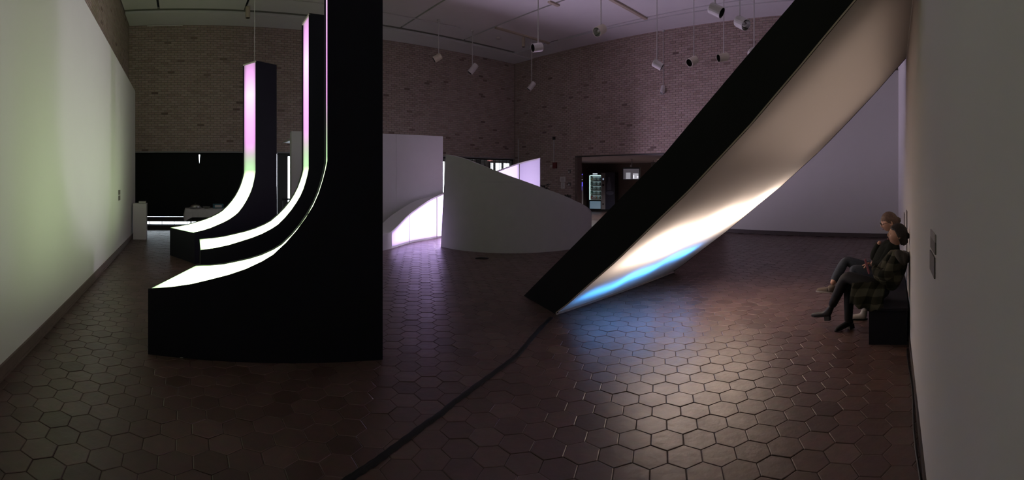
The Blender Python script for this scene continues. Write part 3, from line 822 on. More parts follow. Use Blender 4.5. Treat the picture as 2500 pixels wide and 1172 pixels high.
# ------------------------------------------------------------------ pedestal by the blinds, table with a white cloth
aP = 12.2; bl, br = b_(325, aP), b_(357, aP)
root = thing('pedestal', AB(aP + .17, (bl + br) / 2, 0), 'white display pedestal standing beside the end of the green-lit wall', 'pedestal')
mb = MB(); mb.box(AB, aP, aP + .35, bl, br, 0, .955); mb.build('body', M['white_wall'], root, bevel=.003)
mb = MB(); mb.box(AB, aP - .004, aP + .354, bl - .004, br + .004, .955, .97); mb.build('top_board', M['white_wall'], root, bevel=.002)
bx0, bx1 = b_(339, aP + .12), b_(356, aP + .12)
root = thing('guest_book', AB(aP + .15, (bx0 + bx1) / 2, .97), 'small pale closed book lying on the white pedestal', 'book')
mb = MB(); mb.box(AB, aP + .07, aP + .25, bx0 + .006, bx1 - .004, .978, 1.022); mb.build('pages', M['paper'], root)
mb = MB(); mb.box(AB, aP + .065, aP + .255, bx0, bx1, .971, .978); mb.box(AB, aP + .065, aP + .255, bx0, bx1, 1.022, 1.029); mb.box(AB, aP + .065, aP + .255, bx0, bx0 + .006, .978, 1.022); mb.build('cover', M['steel_grey'], root)

aT, bT = 13.30, b_(450, 13.3)
root = thing('folding_table', AB(aT + .35, bT + .9, 0), 'long folding table under a white cloth in front of the black blinds', 'table')
mb = MB(); mb.box(AB, aT, aT + .7, bT + .03, bT + 1.83, .725, .75); mb.build('tabletop', M['steel_grey'], root)
for da in (.06, .62):
    for db in (.2, 1.65):
        mb = MB(); mb.tube([AB(aT + da, bT + db, 0), AB(aT + da, bT + db, .725)], .014, 8); mb.build('leg', M['frame_dark'], root)
# cloth: flat on top, hanging with soft folds
mb = MB()
per = []
def ring(off, z, wav):
    pts = []; n = 96
    x0, x1, y0, y1 = aT - off, aT + .7 + off, bT + .03 - off, bT + 1.83 + off
    P4 = [(x0, y0), (x0, y1), (x1, y1), (x1, y0)]
    for s in range(4):
        p, q = P4[s], P4[(s + 1) % 4]
        for k in range(24):
            t = k / 24; u = (s * 24 + k)
            w = wav * (sin(u * .9) + .6 * sin(u * 2.1 + 1)); a = p[0] + (q[0] - p[0]) * t; b = p[1] + (q[1] - p[1]) * t
            nx, ny = [(-1, 0), (0, 1), (1, 0), (0, -1)][s]
            corner = max(0, 1 - min(t, 1 - t) * 9)
            zz = z - (.13 * corner if wav > .01 else 0)
            pts.append(AB(a + nx * w, b + ny * w, zz))
    return pts
rings = [ring(-.02, .755, 0), ring(.002, .752, 0), ring(.008, .74, 0), ring(.02, .66, .006), ring(.03, .58, .012), ring(.035, .515, .016)]
n = 96
o = len(mb.v)
vs = [p for r in rings for p in r]
fs = [(i * n + k, i * n + (k + 1) % n, (i + 1) * n + (k + 1) % n, (i + 1) * n + k) for i in range(len(rings) - 1) for k in range(n)]
fs.append(tuple(range(n)))
mb.add(vs, fs)
tag(mb.build('tablecloth', M['cloth'], smooth=False), 'white cloth draped over the table by the blinds, corner hanging low', 'tablecloth')
c = AB(aT + .25, b_(477, aT + .25), .756)
root = thing('chafing_dish', c, 'round silver covered dish on the white tablecloth', 'dish')
T = Matrix.Translation(c)
mb = MB(); mb.lathe([(.001, 0), (.15, 0), (.18, .03), (.19, .06), (.185, .065)], T, 24); mb.build('pan', M['metal'], root, smooth=True)
mb = MB(); mb.lathe([(.19, .066), (.17, .10), (.11, .128), (.03, .138), (.001, .139)], T, 24); mb.build('lid', M['metal'], root, smooth=True)
mb = MB(); mb.lathe([(.012, .138), (.02, .155), (.012, .165), (.001, .166)], T, 12); mb.build('knob', M['black'], root, smooth=True)
c = AB(aT + .28, b_(504, aT + .28), .756); T = Matrix.Translation(c)
mb = MB(); mb.lathe([(.001, 0), (.05, 0), (.11, .05), (.115, .06), (.10, .055), (.045, .008), (.001, .006)], T, 20)
tag(mb.build('bowl', M['steel_grey'], smooth=True), 'dark shallow bowl between the silver dish and the teal box', 'bowl')
b0_, b1_ = b_(520, aT + .3), b_(545, aT + .3)
root = thing('snack_box', AB(aT + .3, (b0_ + b1_) / 2, .756), 'teal printed cardboard box on the table, partly behind the glowing foot', 'box')
mb = MB(); mb.box(AB, aT + .22, aT + .42, b0_, b1_, .757, .89); mb.build('carton', M['teal'], root, bevel=.003)
mb = MB(); mb.box(AB, aT + .216, aT + .22, b0_ + .05, b1_ - .05, .79, .86); mb.build('printed_panel', M['paper'], root)

# ------------------------------------------------------------------ vending machines, screen and fittings in the alcove
vp = Q(1468.5, 440, 23.2); vp.z = 0
ya = (1468.5 - CX) / F + .22
def VF(u, v, z): return vp + Vector((cos(ya), -sin(ya), 0)) * u + Vector((sin(ya), cos(ya), 0)) * v + W3(0, 0, z)
vlab = 'tall lit vending machine with rows of bottles behind glass'
root = thing('vending_machine', vp, vlab, 'vending machine')
HV = 2.0
mb = MB()
mb.box(VF, -.70, -.655, 0, .85, .08, HV); mb.box(VF, -.02, .70, 0.02, .85, .08, HV); mb.box(VF, -.655, -.02, 0.02, .85, HV - .13, HV); mb.box(VF, -.655, -.02, .02, .85, .08, .56); mb.box(VF, -.655, -.02, .78, .85, .56, HV - .13)
mb.build('cabinet', M['black'], root)
mb = MB(); mb.box(VF, -.62, .62, .05, .8, 0, .08); mb.build('plinth', M['black'], root)
lit = emit('lit_machine_back', (.55, .75, .78), .26); strip = emit('machine_light_tube', (.75, 1.0, .95), 1.3); lowlit = emit('lit_blue_front', (.12, .30, .45), .25)
mb = MB(); mb.box(VF, -.655, -.02, .76, .778, .57, HV - .135); mb.build('back_panel', lit, root)
mb = MB(); mb.tube([VF(-.625, .06, .6), VF(-.625, .06, HV - .16)], .022, 8); mb.build('light_tube', strip, root)
mb = MB(); mb.tube([VF(-.6, .06, HV - .155), VF(-.05, .06, HV - .155)], .014, 8); mb.build('light_tube', strip, root)
shz = [.62, .85, 1.09, 1.33, 1.57]
for z in shz:
    mb = MB(); mb.box(VF, -.60, -.03, .08, .70, z - .02, z); mb.box(VF, -.60, -.03, .07, .08, z - .03, z + .02); mb.build('shelf', M['white_wall'], root)
mb = MB(); mb.box(VF, -.655, -.02, .018, .024, .56, HV - .13); mb.build('glass_front', M['glass'], root)
mb = MB(); mb.box(VF, -.62, -.05, 0, .02, .14, .52); mb.build('dispenser_front', lowlit, root)
mb = MB(); mb.box(VF, -.02, .20, -.005, .02, .12, HV - .04); mb.build('control_panel', M['steel_grey'], root)
for u0, u1, z0, z1, nm in ((.04, .15, 1.55, 1.72, 'keypad'), (.05, .14, 1.30, 1.40, 'coin_slot'), (.05, .12, .34, .42, 'coin_return')):
    mb = MB(); mb.box(VF, u0, u1, -.012, -.004, z0, z1); mb.build(nm, M['black'], root)
mb = MB(); mb.box(VF, .06, .13, -.014, -.011, 1.60, 1.70); mb.build('display', emit('machine_display', (.5, .6, .8), .35), root)
mb = MB(); mb.box(VF, .20, .69, -.004, .02, .12, HV - .02); mb.build('printed_side', M['navy'], root)
mb = MB()                                    # pale bottle and swirl printed on the blue part
mb.prism([VF(.40 + x, -.006, z) for x, z in ((-.10, 1.1), (.10, 1.1), (.11, 1.4), (.05, 1.55), (.05, 1.75), (-.05, 1.75), (-.05, 1.55), (-.11, 1.4))], VF(0, .002, 0) - VF(0, 0, 0))
mb.prism([VF(.44 + .2 * cos(t), -.006, .95 + .10 * sin(t)) for t in [2 * PI * k / 20 for k in range(20)]], VF(0, .002, 0) - VF(0, 0, 0))
mb.build('printed_bottle', M['pale_graphic'], root)
mb = MB(); mb.box(VF, -.46, -.22, .004, .018, HV - .10, HV - .055); mb.build('header_lettering', emit('machine_header', (.8, .9, 1), .9), root)  # glowing bar stands in for pale header lettering

def bottle_mesh(cap, body, lab):
    mb = MB()
    mb.lathe([(.001, 0), (.026, 0), (.028, .01), (.028, .05)], None, 8, 1); mb.lathe([(.0285, .05), (.0285, .10)], None, 8, 2)
    mb.lathe([(.028, .10), (.026, .13), (.012, .165), (.011, .18)], None, 8, 1); mb.lathe([(.013, .176), (.013, .195), (.001, .196)], None, 8, 0)
    return mb, [cap, body, lab]
bc = {k: mat('bottle_' + k, v, .3, spec=.5) for k, v in dict(blue=(.05, .15, .4), amber=(.4, .22, .03), cola=(.015, .008, .006), clear=(.2, .24, .24), green=(.02, .12, .05), red=(.4, .03, .02), yellow=(.45, .38, .03), white=(.5, .5, .48)).items()}
rowsb = [('lowest shelf', ['red', 'red', 'red', 'red', 'yellow', 'green', 'yellow', 'green'], ['red', 'white']), ('second lowest shelf', ['green'] * 8, ['white']), ('middle shelf', ['cola'] * 8, ['white']), ('second highest shelf', ['cola', 'clear'] * 4, ['clear']), ('top shelf', ['clear', 'amber', 'clear', 'amber', 'blue', 'amber', 'blue', 'blue'], ['amber', 'white'])]
cache = {}
for (sh, cols, labs), z in zip(rowsb, shz):
    for k, cn in enumerate(cols):
        ln = labs[k % len(labs)]; key = (cn, ln)
        if key not in cache:
            mb, ms = bottle_mesh(bc['white'], bc[cn], bc[ln])
            o = mb.build('bottle', ms, smooth=True); cache[key] = o.data
        else:
            o = bpy.data.objects.new('bottle', cache[key]); COL.objects.link(o)
        o.location = VF(-.565 + k * .068, .16, z + .001)
        tag(o, '%s bottle, %s from the left, %s of the lit vending machine' % ({'cola': 'dark', 'clear': 'colourless'}.get(cn, cn), ['first', 'second', 'third', 'fourth', 'fifth', 'sixth', 'seventh', 'eighth'][k], sh), 'bottle', 'bottles on the %s of the vending machine' % sh)
# narrow second machine, seen edge-on, with blue lights
vq = Q(1418.5, 440, 22.3); vq.z = 0; yb = (1418.5 - CX) / F - .10
def V2(u, v, z): return vq + Vector((cos(yb), -sin(yb), 0)) * u + Vector((sin(yb), cos(yb), 0)) * v + W3(0, 0, z)
root = thing('snack_machine', vq, 'narrow snack machine with blue lights at the left of the lit vending machine', 'vending machine')
mb = MB(); mb.box(V2, -.11, .11, 0, .6, .05, 1.95); mb.build('cabinet', M['steel_grey'], root, bevel=.01)
mb = MB(); mb.box(V2, -.10, .10, .05, .55, 0, .05); mb.build('plinth', M['black'], root)
blu = emit('blue_machine_light', (.10, .08, 1.0), 1.3); wht = emit('white_machine_light', (.8, .8, 1.0), .9)
for u0, u1, z0, z1, m_ in ((-.02, .08, 1.86, 1.90, blu), (0, .08, 1.30, 1.50, blu), (-.06, .05, 1.10, 1.34, blu), (-.09, -.03, 1.05, 1.2, blu), (-.09, -.05, .92, .97, wht), (-.09, -.06, .78, .83, wht), (.01, .07, 1.62, 1.64, wht)):
    mb = MB(); mb.box(V2, u0, u1, -.006, .002, z0, z1); mb.build('indicator_light', m_, root)
p0 = Q(1411.5, 440, 20.5); p0.z = 0
mb = MB(); mb.box(lambda u, v, z: p0 + Vector((cos(.15), -sin(.15), 0)) * u + Vector((sin(.15), cos(.15), 0)) * v + W3(0, 0, z), -.13, .13, 0, .12, 0, 2.2)
structure(mb.build('column_2', M['partition']))

tp = Q(1541, 424, 19.0); yt = (1541 - CX) / F + .15
def TF(u, v, z): return tp + Vector((cos(yt), -sin(yt), 0)) * u + Vector((sin(yt), cos(yt), 0)) * v + W3(0, 0, z)
root = thing('television', tp, 'flat screen hanging from the alcove ceiling, with pale reflections painted as glowing patches', 'television')
mb = MB(); mb.box(TF, -.37, .37, 0, .06, -.26, .26); mb.build('casing', M['black'], root, bevel=.01)
mb = MB(); mb.box(TF, -.33, .33, -.004, 0, -.23, .20); mb.build('screen', emit('screen_grey', (.30, .30, .36), .10), root)
for u0, u1, z0, z1, k in ((-.22, -.03, -.22, .04, .26), (.07, .30, -.22, .01, .34), (.08, .13, -.20, -.06, .9), (.24, .30, -.17, -.10, .9)):
    mb = MB(); mb.box(TF, u0, u1, -.007 - k * .002, -.004, z0, z1); mb.build('picture', emit('screen_reflection', (.9, .9, 1.0), k), root)  # each picture is a window reflection painted as a glowing patch
ztop = HB - tp.z
mb = MB(); mb.tube([TF(.02, .05, .2), TF(.02, .05, ztop)], .02, 8); mb.box(TF, -.04, .08, .02, .08, ztop - .02, ztop); mb.build('ceiling_bracket', M['steel_grey'], root)
mb = MB(); mb.box(TF, -.05, .0, .01, .03, .28, .36); mb.build('white_clip', M['can_white'], root)
for x, y, rr in ((1608, 389.5, 19.2), (1452, 390, 19.5), (1464, 390, 19.5)):
    p = Q(x, y, 0.88 * F / (HY - y)); p.z = HB
    root = thing('downlight', (p.x, p.y, HB), {1608: 'lit recessed lamp in the alcove ceiling beside the black ramp', 1452: 'tiny lamp in the alcove ceiling above the lit window of the machine', 1464: 'tiny lamp in the alcove ceiling above the control strip of the machine'}[x], 'ceiling light')
    T = Matrix.Translation((p.x, p.y, HB)); k = 1. if x == 1608 else .45
    mb = MB(); mb.lathe([(.10 * k, -.001), (.13 * k, -.012), (.13 * k, .0)], T, 16); mb.build('trim_ring', M['can_white'], root, smooth=True)
    mb = MB(); mb.lathe([(.001, -.004), (.10 * k, -.004)], T, 16); mb.build('lens', emit('downlight_lens', (1, .85, .6), 2.0 if x == 1608 else .8), root)
    L = bpy.data.lights.new('downlight_beam', 'SPOT'); L.energy = 170 if x == 1608 else 80; L.spot_size = 2.6; L.spot_blend = .6; L.shadow_soft_size = .08; L.color = (1, .90, .90)
    o = bpy.data.objects.new('downlight_beam', L); COL.objects.link(o); o.location = (p.x, p.y, HB - .03); o.parent = root; o.matrix_parent_inverse = WORLD[root].inverted()
p = Q(1595, 402, 20.2); yy = (1595 - CX) / F
SF = lambda u, v, z: p + Vector((cos(yy), -sin(yy), 0)) * u + Vector((sin(yy), cos(yy), 0)) * v + W3(0, 0, z)
root = thing('wall_sign', p, 'small grey sign with a ring on the alcove wall beside the screen', 'sign')
mb = MB(); mb.box(SF, -.10, .10, 0, .02, -.14, .12); mb.build('plate', M['steel_grey'], root)
mb = MB(); mb.lathe([(.05, 0), (.05, .01), (.03, .01), (.03, 0), (.05, 0)], Matrix.Translation(SF(-.01, -.001, .03)) @ Matrix.Rotation(-yy, 4, 'Z') @ Matrix.Rotation(PI / 2, 4, 'X'), 16); mb.build('ring', M['label'], root)
mb = MB(); mb.tube([SF(0, .01, .12), SF(0, .01, HB - p.z)], .008, 6); mb.build('hanger', M['steel_grey'], root)

# ------------------------------------------------------------------ fittings on the second brick wall
def onwall(x, y, c=DB - .006):
    r = c / cos((x - CX) / F - PB); p = Q(x, y, r); _, d = toB(p); return d, p.z
frB2 = lambda u, v, z: BB(DB - .004 - v, u, z)
d, z0 = onwall(1354, 404); _, z1 = onwall(1354, 338)
root = thing('fire_alarm', BB(DB, d, z0), 'dark red alarm box with two white strobes hanging from a wall conduit', 'alarm')
mb = MB(); mb.tube([frB2(d - .02, .02, z0), frB2(d - .02, .02, z1)], .018, 8); mb.build('conduit', M['rod'], root)
mb = MB(); mb.box(frB2, d - .04, d + .14, 0, .09, z0 - .12, z0 + .12); mb.build('alarm_box', M['red'], root, bevel=.01)
for k in (-.16, -.09):
    mb = MB(); mb.lathe([(.001, -.03), (.022, -.022), (.03, 0), (.022, .022), (.001, .03)], Matrix.Translation(frB2(d + k, .06, z0 - .02)), 10); mb.build('strobe', M['can_white'], root, smooth=True)
mb = MB(); mb.box(frB2, d - .17, d - .04, .02, .04, z0 - .03, z0 + .01); mb.build('strobe_arm', M['steel_grey'], root)
mb = MB(); mb.box(frB2, d - .06, d + .04, 0, .06, z1 - .05, z1 + .06); mb.build('junction_box', M['frame_dark'], root)
d, z0 = onwall(1266, 396); _, z1 = onwall(1266, 340)
mb = MB(); mb.tube([frB2(d, .02, z0 - .6), frB2(d, .02, z1)], .018, 8)
tag(mb.build('wall_conduit', M['rod']), 'pale vertical conduit in the corner of the two brick walls', 'pipe')
for x0, x1, y0, y1, lb in ((1367.5, 1380.5, 431.5, 444.5, 'upper of two pale notices pinned to the brick wall'), (1369.5, 1379, 445.5, 460.5, 'lower, narrower notice pinned to the brick wall')):
    da, za = onwall(x0, y1); db, zb = onwall(x1, y0); zm = za; _, zt_ = onwall((x0 + x1) / 2, y0); _, zb_ = onwall((x0 + x1) / 2, y1)
    mb = MB(); mb.box(frB2, da, db, 0, .006, zb_, zt_); root = mb.build('notice', M['paper']); tag(root, lb, 'notice')
    mb = MB()
    for k in range(4):
        zz = zt_ - (zt_ - zb_) * (.22 + .18 * k); mb.box(frB2, da + .05, db - .05 - .04 * (k % 2), .006, .0075, zz - .012, zz)
    mb.build('printed_lines', M['label'], root)
for x, y, lb in ((1391, 418, 'topmost small pale box on the brick beside the alcove'), (1391, 449, 'middle small pale box on the brick beside the alcove'), (1391, 480, 'lowest small pale box on the brick beside the alcove')):
    d, z = onwall(x, y)
    root = thing('switch_box', frB2(d, 0, z), lb, 'switch', 'small boxes on the brick beside the alcove')
    mb = MB(); mb.box(frB2, d - .05, d + .05, 0, .05, z - .08, z + .06); mb.build('cover', M['label'], root, bevel=.006)
    mb = MB(); mb.box(frB2, d - .035, d + .03, .05, .058, z - .06, z - .01); mb.build('plate', M['paper'], root)

# ------------------------------------------------------------------ hanging spotlights
def spotlight(x, y, r, dirv, rodx, m, label, D=.2, L=.28, front='dark', rod=True, off=.35):
    c = Q(x, y, r); ph = (x - CX) / F
    R = Vector((cos(ph), -sin(ph), 0)); T = Vector((-sin(ph), -cos(ph), 0)); U = W3(0, 0, 1)
    ax = (R * dirv[0] + U * dirv[1] + T * dirv[2]).normalized()
    root = thing('spotlight', c, label, 'lamp', 'hanging spotlights')
    m4 = Matrix.Translation(c) @ ax.to_track_quat('Z', 'Y').to_matrix().to_4x4()
    h = L / 2; rr = D / 2
    mb = MB(); mb.lathe([(.001, -h), (rr * .8, -h), (rr * .97, -h + .015), (rr, -h + .03), (rr, h), (rr * .93, h), (rr * .93, h - L * .3)], m4, 20); mb.build('can', m, root, smooth=False)
    mb = MB()
    if front == 'dark': mb.lathe([(rr * .93, h - .004), (rr * .92, h - L * .3), (rr * .6, h - L * .34), (.001, h - L * .34)], m4, 20); mb.build('baffle', M['can_dark'], root)
    else: mb.lathe([(rr * .93, h - .004), (rr * .85, h - L * .22), (rr * .45, h - L * .42), (.001, h - L * .45)], m4, 20); mb.build('reflector', M['reflector'], root, smooth=True)
    if front != 'dark':
        mb = MB(); mb.lathe([(rr * .3, h - L * .38), (rr * .25, h - L * .2), (.001, h - L * .16)], m4, 12); mb.build('bulb', M['can_white'], root, smooth=True)
    rp = Q(rodx, y, r); rp = Vector((rp.x, rp.y, c.z))
    q = c - ax * h * off                                           # the rod meets the can near its back
    q = Vector((rp.x, rp.y, q.z + rr * .6))
    if rod:
        mb = MB(); mb.tube([q, Vector((q.x, q.y, CEIL))], .012, 8); mb.build('rod', M['rod'], root)
        mb = MB(); mb.lathe([(.001, -.05), (.05, -.05), (.06, 0)], Matrix.Translation((q.x, q.y, CEIL)), 12); mb.build('canopy', M['rod'], root)
        mb = MB(); mb.lathe([(.001, -.05), (.022, -.045), (.022, .035), (.012, .05)], Matrix.Translation(q), 10); mb.build('swivel', M['rod'], root)
    else:
        mb = MB(); mb.lathe([(.001, -.02), (.03, -.02), (.03, 0)], Matrix.Translation((c.x, c.y, CEIL)), 12); mb.tube([c + W3(0, 0, h - .01), Vector((c.x, c.y, CEIL))], .02, 8); mb.build('canopy', M['rod'], root)
    return root
CW_, CC_ = M['can_white'], M['can_cream']
spotlight(1068, 141, 14.3, (-.84, -.54, .05), 1071, CC_, 'cream spotlight over the back wall, first to the right of the tall black column', .21, .27)
spotlight(1155, 168, 15.3, (-.62, -.78, .05), 1153.5, CW_, 'long white spotlight tilted down, second to the right of the tall black column', .2, .37)
spotlight(1278, 103, 15.9, (0, -1, 0), 1278, M['batten'], 'upright pinkish lamp can fixed close under the ceiling batten', .12, .34, rod=False)
spotlight(1312, 116, 10.0, (-.88, -.22, .42), 1314, CW_, 'white spotlight pointing level to the left, in front of the room corner', .19, .23)
spotlight(1298, 210, 16.2, (-.62, -.78, .05), 1298, CW_, 'small white spotlight hanging low beneath the ceiling corner', .18, .33)
spotlight(1465, 74, 9.4, (-.52, -.52, .68), 1467, CC_, 'cream spotlight showing its grey lens, alone before the brick wall', .2, .26, 'lens')
spotlight(1605.5, 158, 10.6, (.86, -.5, .02), 1604, CW_, 'white spotlight pointing down to the right, left of the crossing rods', .18, .24)
spotlight(1618.5, 219, 15.3, (-.14, -.84, .5), 1619.5, CW_, 'lowest small white spotlight, hanging behind the one with crossing rods', .17, .30, 'lens')
spotlight(1691, 149, 10.4, (-.62, -.5, .6), 1694, CC_, 'cream spotlight pointing down to the left, its dark mouth visible', .19, .25)
spotlight(1765.5, 140, 10.4, (-.86, -.28, .42), 1767, CC_, 'cream spotlight pointing left, nearest to the black edge of the ramp', .19, .25)
spotlight(1748, 25, 8.0, (.82, -.48, .26), 1746, CW_, 'large white spotlight with a black mouth pointing right, near the picture top', .2, .25)
spotlight(1811, 56, 7.8, (.62, -.52, .6), 1806, CW_, 'white spotlight with an open silver reflector facing right', .2, .24, 'lens')
spotlight(1843, 134, 8.6, (.6, -.7, .2), 1841, CW_, 'spotlight whose rod disappears behind the black edge of the ramp', .19, .25)
spotlight(605, 30, 13.1, (0, -1, 0), 605, M['batten'], 'upright brownish lamp can under the ceiling above the farthest black light box', .14, .33, rod=False)

# ------------------------------------------------------------------ things on the floor
path = [FP(x, y) for x, y in ((1345, 776), (1318, 803), (1288, 838), (1262, 868), (1240, 886), (1205, 912), (1165, 941), (1130, 968), (1105, 986), (1075, 1012), (1040, 1036), (1000, 1066), (960, 1096), (925, 1122), (890, 1146), (850, 1172), (800, 1210))]
sm = smooth_curve([tuple(p) for p in path], 5)
mb = MB(); prof = [(-.027, 0), (-.022, .006), (-.009, .011), (.009, .011), (.022, .006), (.027, 0)]
rows = []
for i, p in enumerate(sm):
    t = sm[min(i + 1, len(sm) - 1)] - sm[max(i - 1, 0)]; t.z = 0; t.normalize(); n_ = Vector((-t.y, t.x, 0))
    wob = .10 * sin(i * 1.7)
    rows.append([p + n_ * (u * (1 + wob)) + W3(0, 0, z + .002) for u, z in prof])
mb.grid(rows); tag(mb.build('cable_cover', M['cable_black'], smooth=True), 'black taped cable running over the tiles from the foot of the white ramp', 'cable')
mb = MB(); p = FP(1176, 632)
mb.tube([p + W3(-.13, .0, .012), p + W3(-.04, .03, .014), p + W3(.05, -.01, .014), p + W3(.14, .02, .012)], [.012, .02, .024, .010], 8)
tag(mb.build('cable_end', M['black'], smooth=True), 'small dark cable end lying on the tiles before the grey curved shell', 'cable')
for x, y, w, lb in ((450, 872, .035, 'white shim at the left end under the nearest black light box'), (612, 881, .02, 'tiny white shim under the middle of the nearest black light box'), (757, 881.5, .04, 'white shim below the upright of the nearest black light box')):
    p = FP(x, y) + W3(.0, -.03, 0); ph = (x - CX) / F
    R = Vector((cos(ph), -sin(ph), 0)); T = Vector((sin(ph), cos(ph), 0))
    mb = MB(); mb.hexa([p - R * w / 2, p + R * w / 2, p + R * w / 2 + T * .05, p - R * w / 2 + T * .05, p - R * w / 2 + W3(0, 0, .003), p + R * w / 2 + W3(0, 0, .006), p + R * w / 2 + T * .05 + W3(0, 0, .007), p - R * w / 2 + T * .05 + W3(0, 0, .007)])
    tag(mb.build('shim', M['paper']), lb, 'shim')
pts = [RW(l, .028 + .008 * sin(l * 5), .008) for l in [.3 + .2 * k for k in range(21)]]
mb = MB(); mb.tube(pts, .007, 6); tag(mb.build('floor_cable', M['black'], smooth=True), 'thin black cable lying along the foot of the near white wall', 'cable')

# ------------------------------------------------------------------ bench
root = thing('bench', RW(5.3, .2, 0), 'long black box bench against the white wall, two people on it', 'bench')
BZ = .36
mb = MB(); mb.box(RWl, 4.40, 6.3, .014, .415, BZ - .03, BZ); mb.build('seat', M['black_panel'], root, bevel=.004)
for l in (4.42, 6.25):
    mb = MB(); mb.box(RWl, l, l + .03, .03, .40, 0, BZ - .03); mb.build('end_panel', M['black_panel'], root)
mb = MB(); mb.box(RWl, 4.45, 6.25, .375, .40, 0, BZ - .03); mb.build('front_panel', M['black_panel'], root)

# dark plants standing behind the grey shell, in front of the brick wall
for x, y, lb, sd in ((1330, 452, 'dark leafy pot plant behind the top of the grey curved shell', 3), (1384, 478, 'smaller dark pot plant behind the grey shell, below the pinned notices', 5)):
    rnd = random.Random(sd); t_ = Q(x, y, 15.2); b0 = Vector((t_.x, t_.y, 0)); H_ = t_.z
    root = thing('potted_plant', b0, lb, 'plant', 'plants behind the grey shell')
    T = Matrix.Translation(b0)
    mb = MB(); mb.lathe([(.001, 0), (.14, 0), (.18, .32), (.165, .33), (.15, .28), (.001, .28)], T, 16); mb.build('pot', M['frame_dark'], root, smooth=True)
    mb = MB(); mb.tube([b0 + W3(0, 0, .28), b0 + W3(.02, .01, H_ * .6), b0 + W3(0, 0, H_ - .1)], [.02, .015, .008], 6); mb.build('stem', M['leaf'], root)
    mb = MB()
    for k in range(60):
        a = rnd.uniform(0, 2 * PI); z = H_ * rnd.uniform(.55, 1.0); l = rnd.uniform(.14, .26); dr_ = rnd.uniform(-.3, .15)
        p0 = b0 + W3(0, 0, z); d_ = Vector((cos(a), sin(a), .25)); sd_ = Vector((-sin(a), cos(a), 0)) * .035
        m1 = p0 + d_ * l * .55; e_ = p0 + d_ * l + W3(0, 0, dr_ * l)
        mb.add([p0, m1 - sd_, e_, m1 + sd_], [(0, 1, 2), (0, 2, 3)])
    stuff(mb.build('foliage', M['leaf'], root))
# hall beyond the grille: ceiling light strip and a small red lit sign
pa = 16.3
mb = MB(); mb.box(AB, pa - .3, pa - .05, b_(1100, pa), b_(1246, pa), 2.62, 2.70); o = mb.build('hall_light', emit('hall_tube_light', (1, .97, 1), 1.3)); tag(o, 'long ceiling light in the hall behind the metal grille', 'ceiling light')
p = Q(1197, 388, 22.3); u_, v_ = toA(p)
mb = MB(); mb.box(AB, u_, u_ + .05, v_ - .14, v_ + .14, p.z - .10, p.z + .10); o = mb.build('lit_sign', emit('red_lit_sign', (1.0, .32, .30), .55)); tag(o, 'small red lit sign in the hall behind the metal grille', 'sign')
mb = MB(); mb.box(AB, u_ + .02, u_ + .03, v_ - .01, v_ + .01, p.z + .10, 2.75); mb.build('hanger', M['frame_dark'], o)

# ------------------------------------------------------------------ people
def J(x, y, l):
    m = DR + l * math.tan((2178 - x) / F); r = math.hypot(l, m - DR)
    return RW(l, m, EYE - (y - HY) * r / F)
def skin_object(chains, name):
    """chains: lists of (point, radius); chains that start at the same point share a vertex. Skin + subdivision, baked."""
    bm = bmesh.new(); sk = bm.verts.layers.skin.verify(); known = {}
    def vert(p, r):
        k = tuple(round(c, 4) for c in p)
        if k not in known:
            v = bm.verts.new(p); v[sk].radius = (r, r); known[k] = v
        return known[k]
    first = None
    for ch in chains:
        pv = None
        for p, r in ch:
            v = vert(p, r)
            if first is None: first = v; v[sk].use_root = True
            if pv is not None and pv is not v and not any(e.other_vert(pv) is v for e in pv.link_edges): bm.edges.new((pv, v))
            pv = v
    me = bpy.data.meshes.new(name); bm.to_mesh(me); bm.free()
    o = bpy.data.objects.new(name, me); COL.objects.link(o)
    o.modifiers.new('s', 'SKIN').use_smooth_shade = True
    o.modifiers.new('d', 'SUBSURF').levels = 2
    o.modifiers['d'].render_levels = 2
    bpy.context.view_layer.update()
    ev = o.evaluated_get(bpy.context.evaluated_depsgraph_get())
    m2 = bpy.data.meshes.new_from_object(ev)
    bpy.data.objects.remove(o); bpy.data.meshes.remove(me)
    return m2
def join_meshes(ms, name):
    bm = bmesh.new()
    for m in ms: bm.from_mesh(m)
    me = bpy.data.meshes.new(name); bm.to_mesh(me); bm.free()
    return me
def remeshed(me, name, voxel, smooth_it=4):
    o = bpy.data.objects.new(name, me); COL.objects.link(o)
    r = o.modifiers.new('r', 'REMESH'); r.mode = 'VOXEL'; r.voxel_size = voxel
    s = o.modifiers.new('m', 'SMOOTH'); s.iterations = smooth_it; s.factor = .5
    bpy.context.view_layer.update()
    ev = o.evaluated_get(bpy.context.evaluated_depsgraph_get())
    m2 = bpy.data.meshes.new_from_object(ev); bpy.data.objects.remove(o)
    bm = bmesh.new(); bm.from_mesh(m2); seen = set(); parts = []          # drop crumbs, keep the body itself
    for v in bm.verts:
        if v in seen: continue
        st = [v]; seen.add(v); isl = []
        while st:
            q = st.pop(); isl.append(q)
            for e in q.link_edges:
                w = e.other_vert(q)
                if w not in seen: seen.add(w); st.append(w)
        parts.append(isl)
    parts.sort(key=len)
    for isl in parts[:-1]: bmesh.ops.delete(bm, geom=isl, context='VERTS')
    print('body islands', [len(p) for p in parts][-6:])
    bm.to_mesh(m2); bm.free()
    m2.polygons.foreach_set('use_smooth', [True] * len(m2.polygons))
    return m2
def finish(me, name, m, parent):
    me.materials.clear(); me.materials.append(m); me.name = name
    me.polygons.foreach_set('use_smooth', [True] * len(me.polygons))
    return link(name, me, parent)
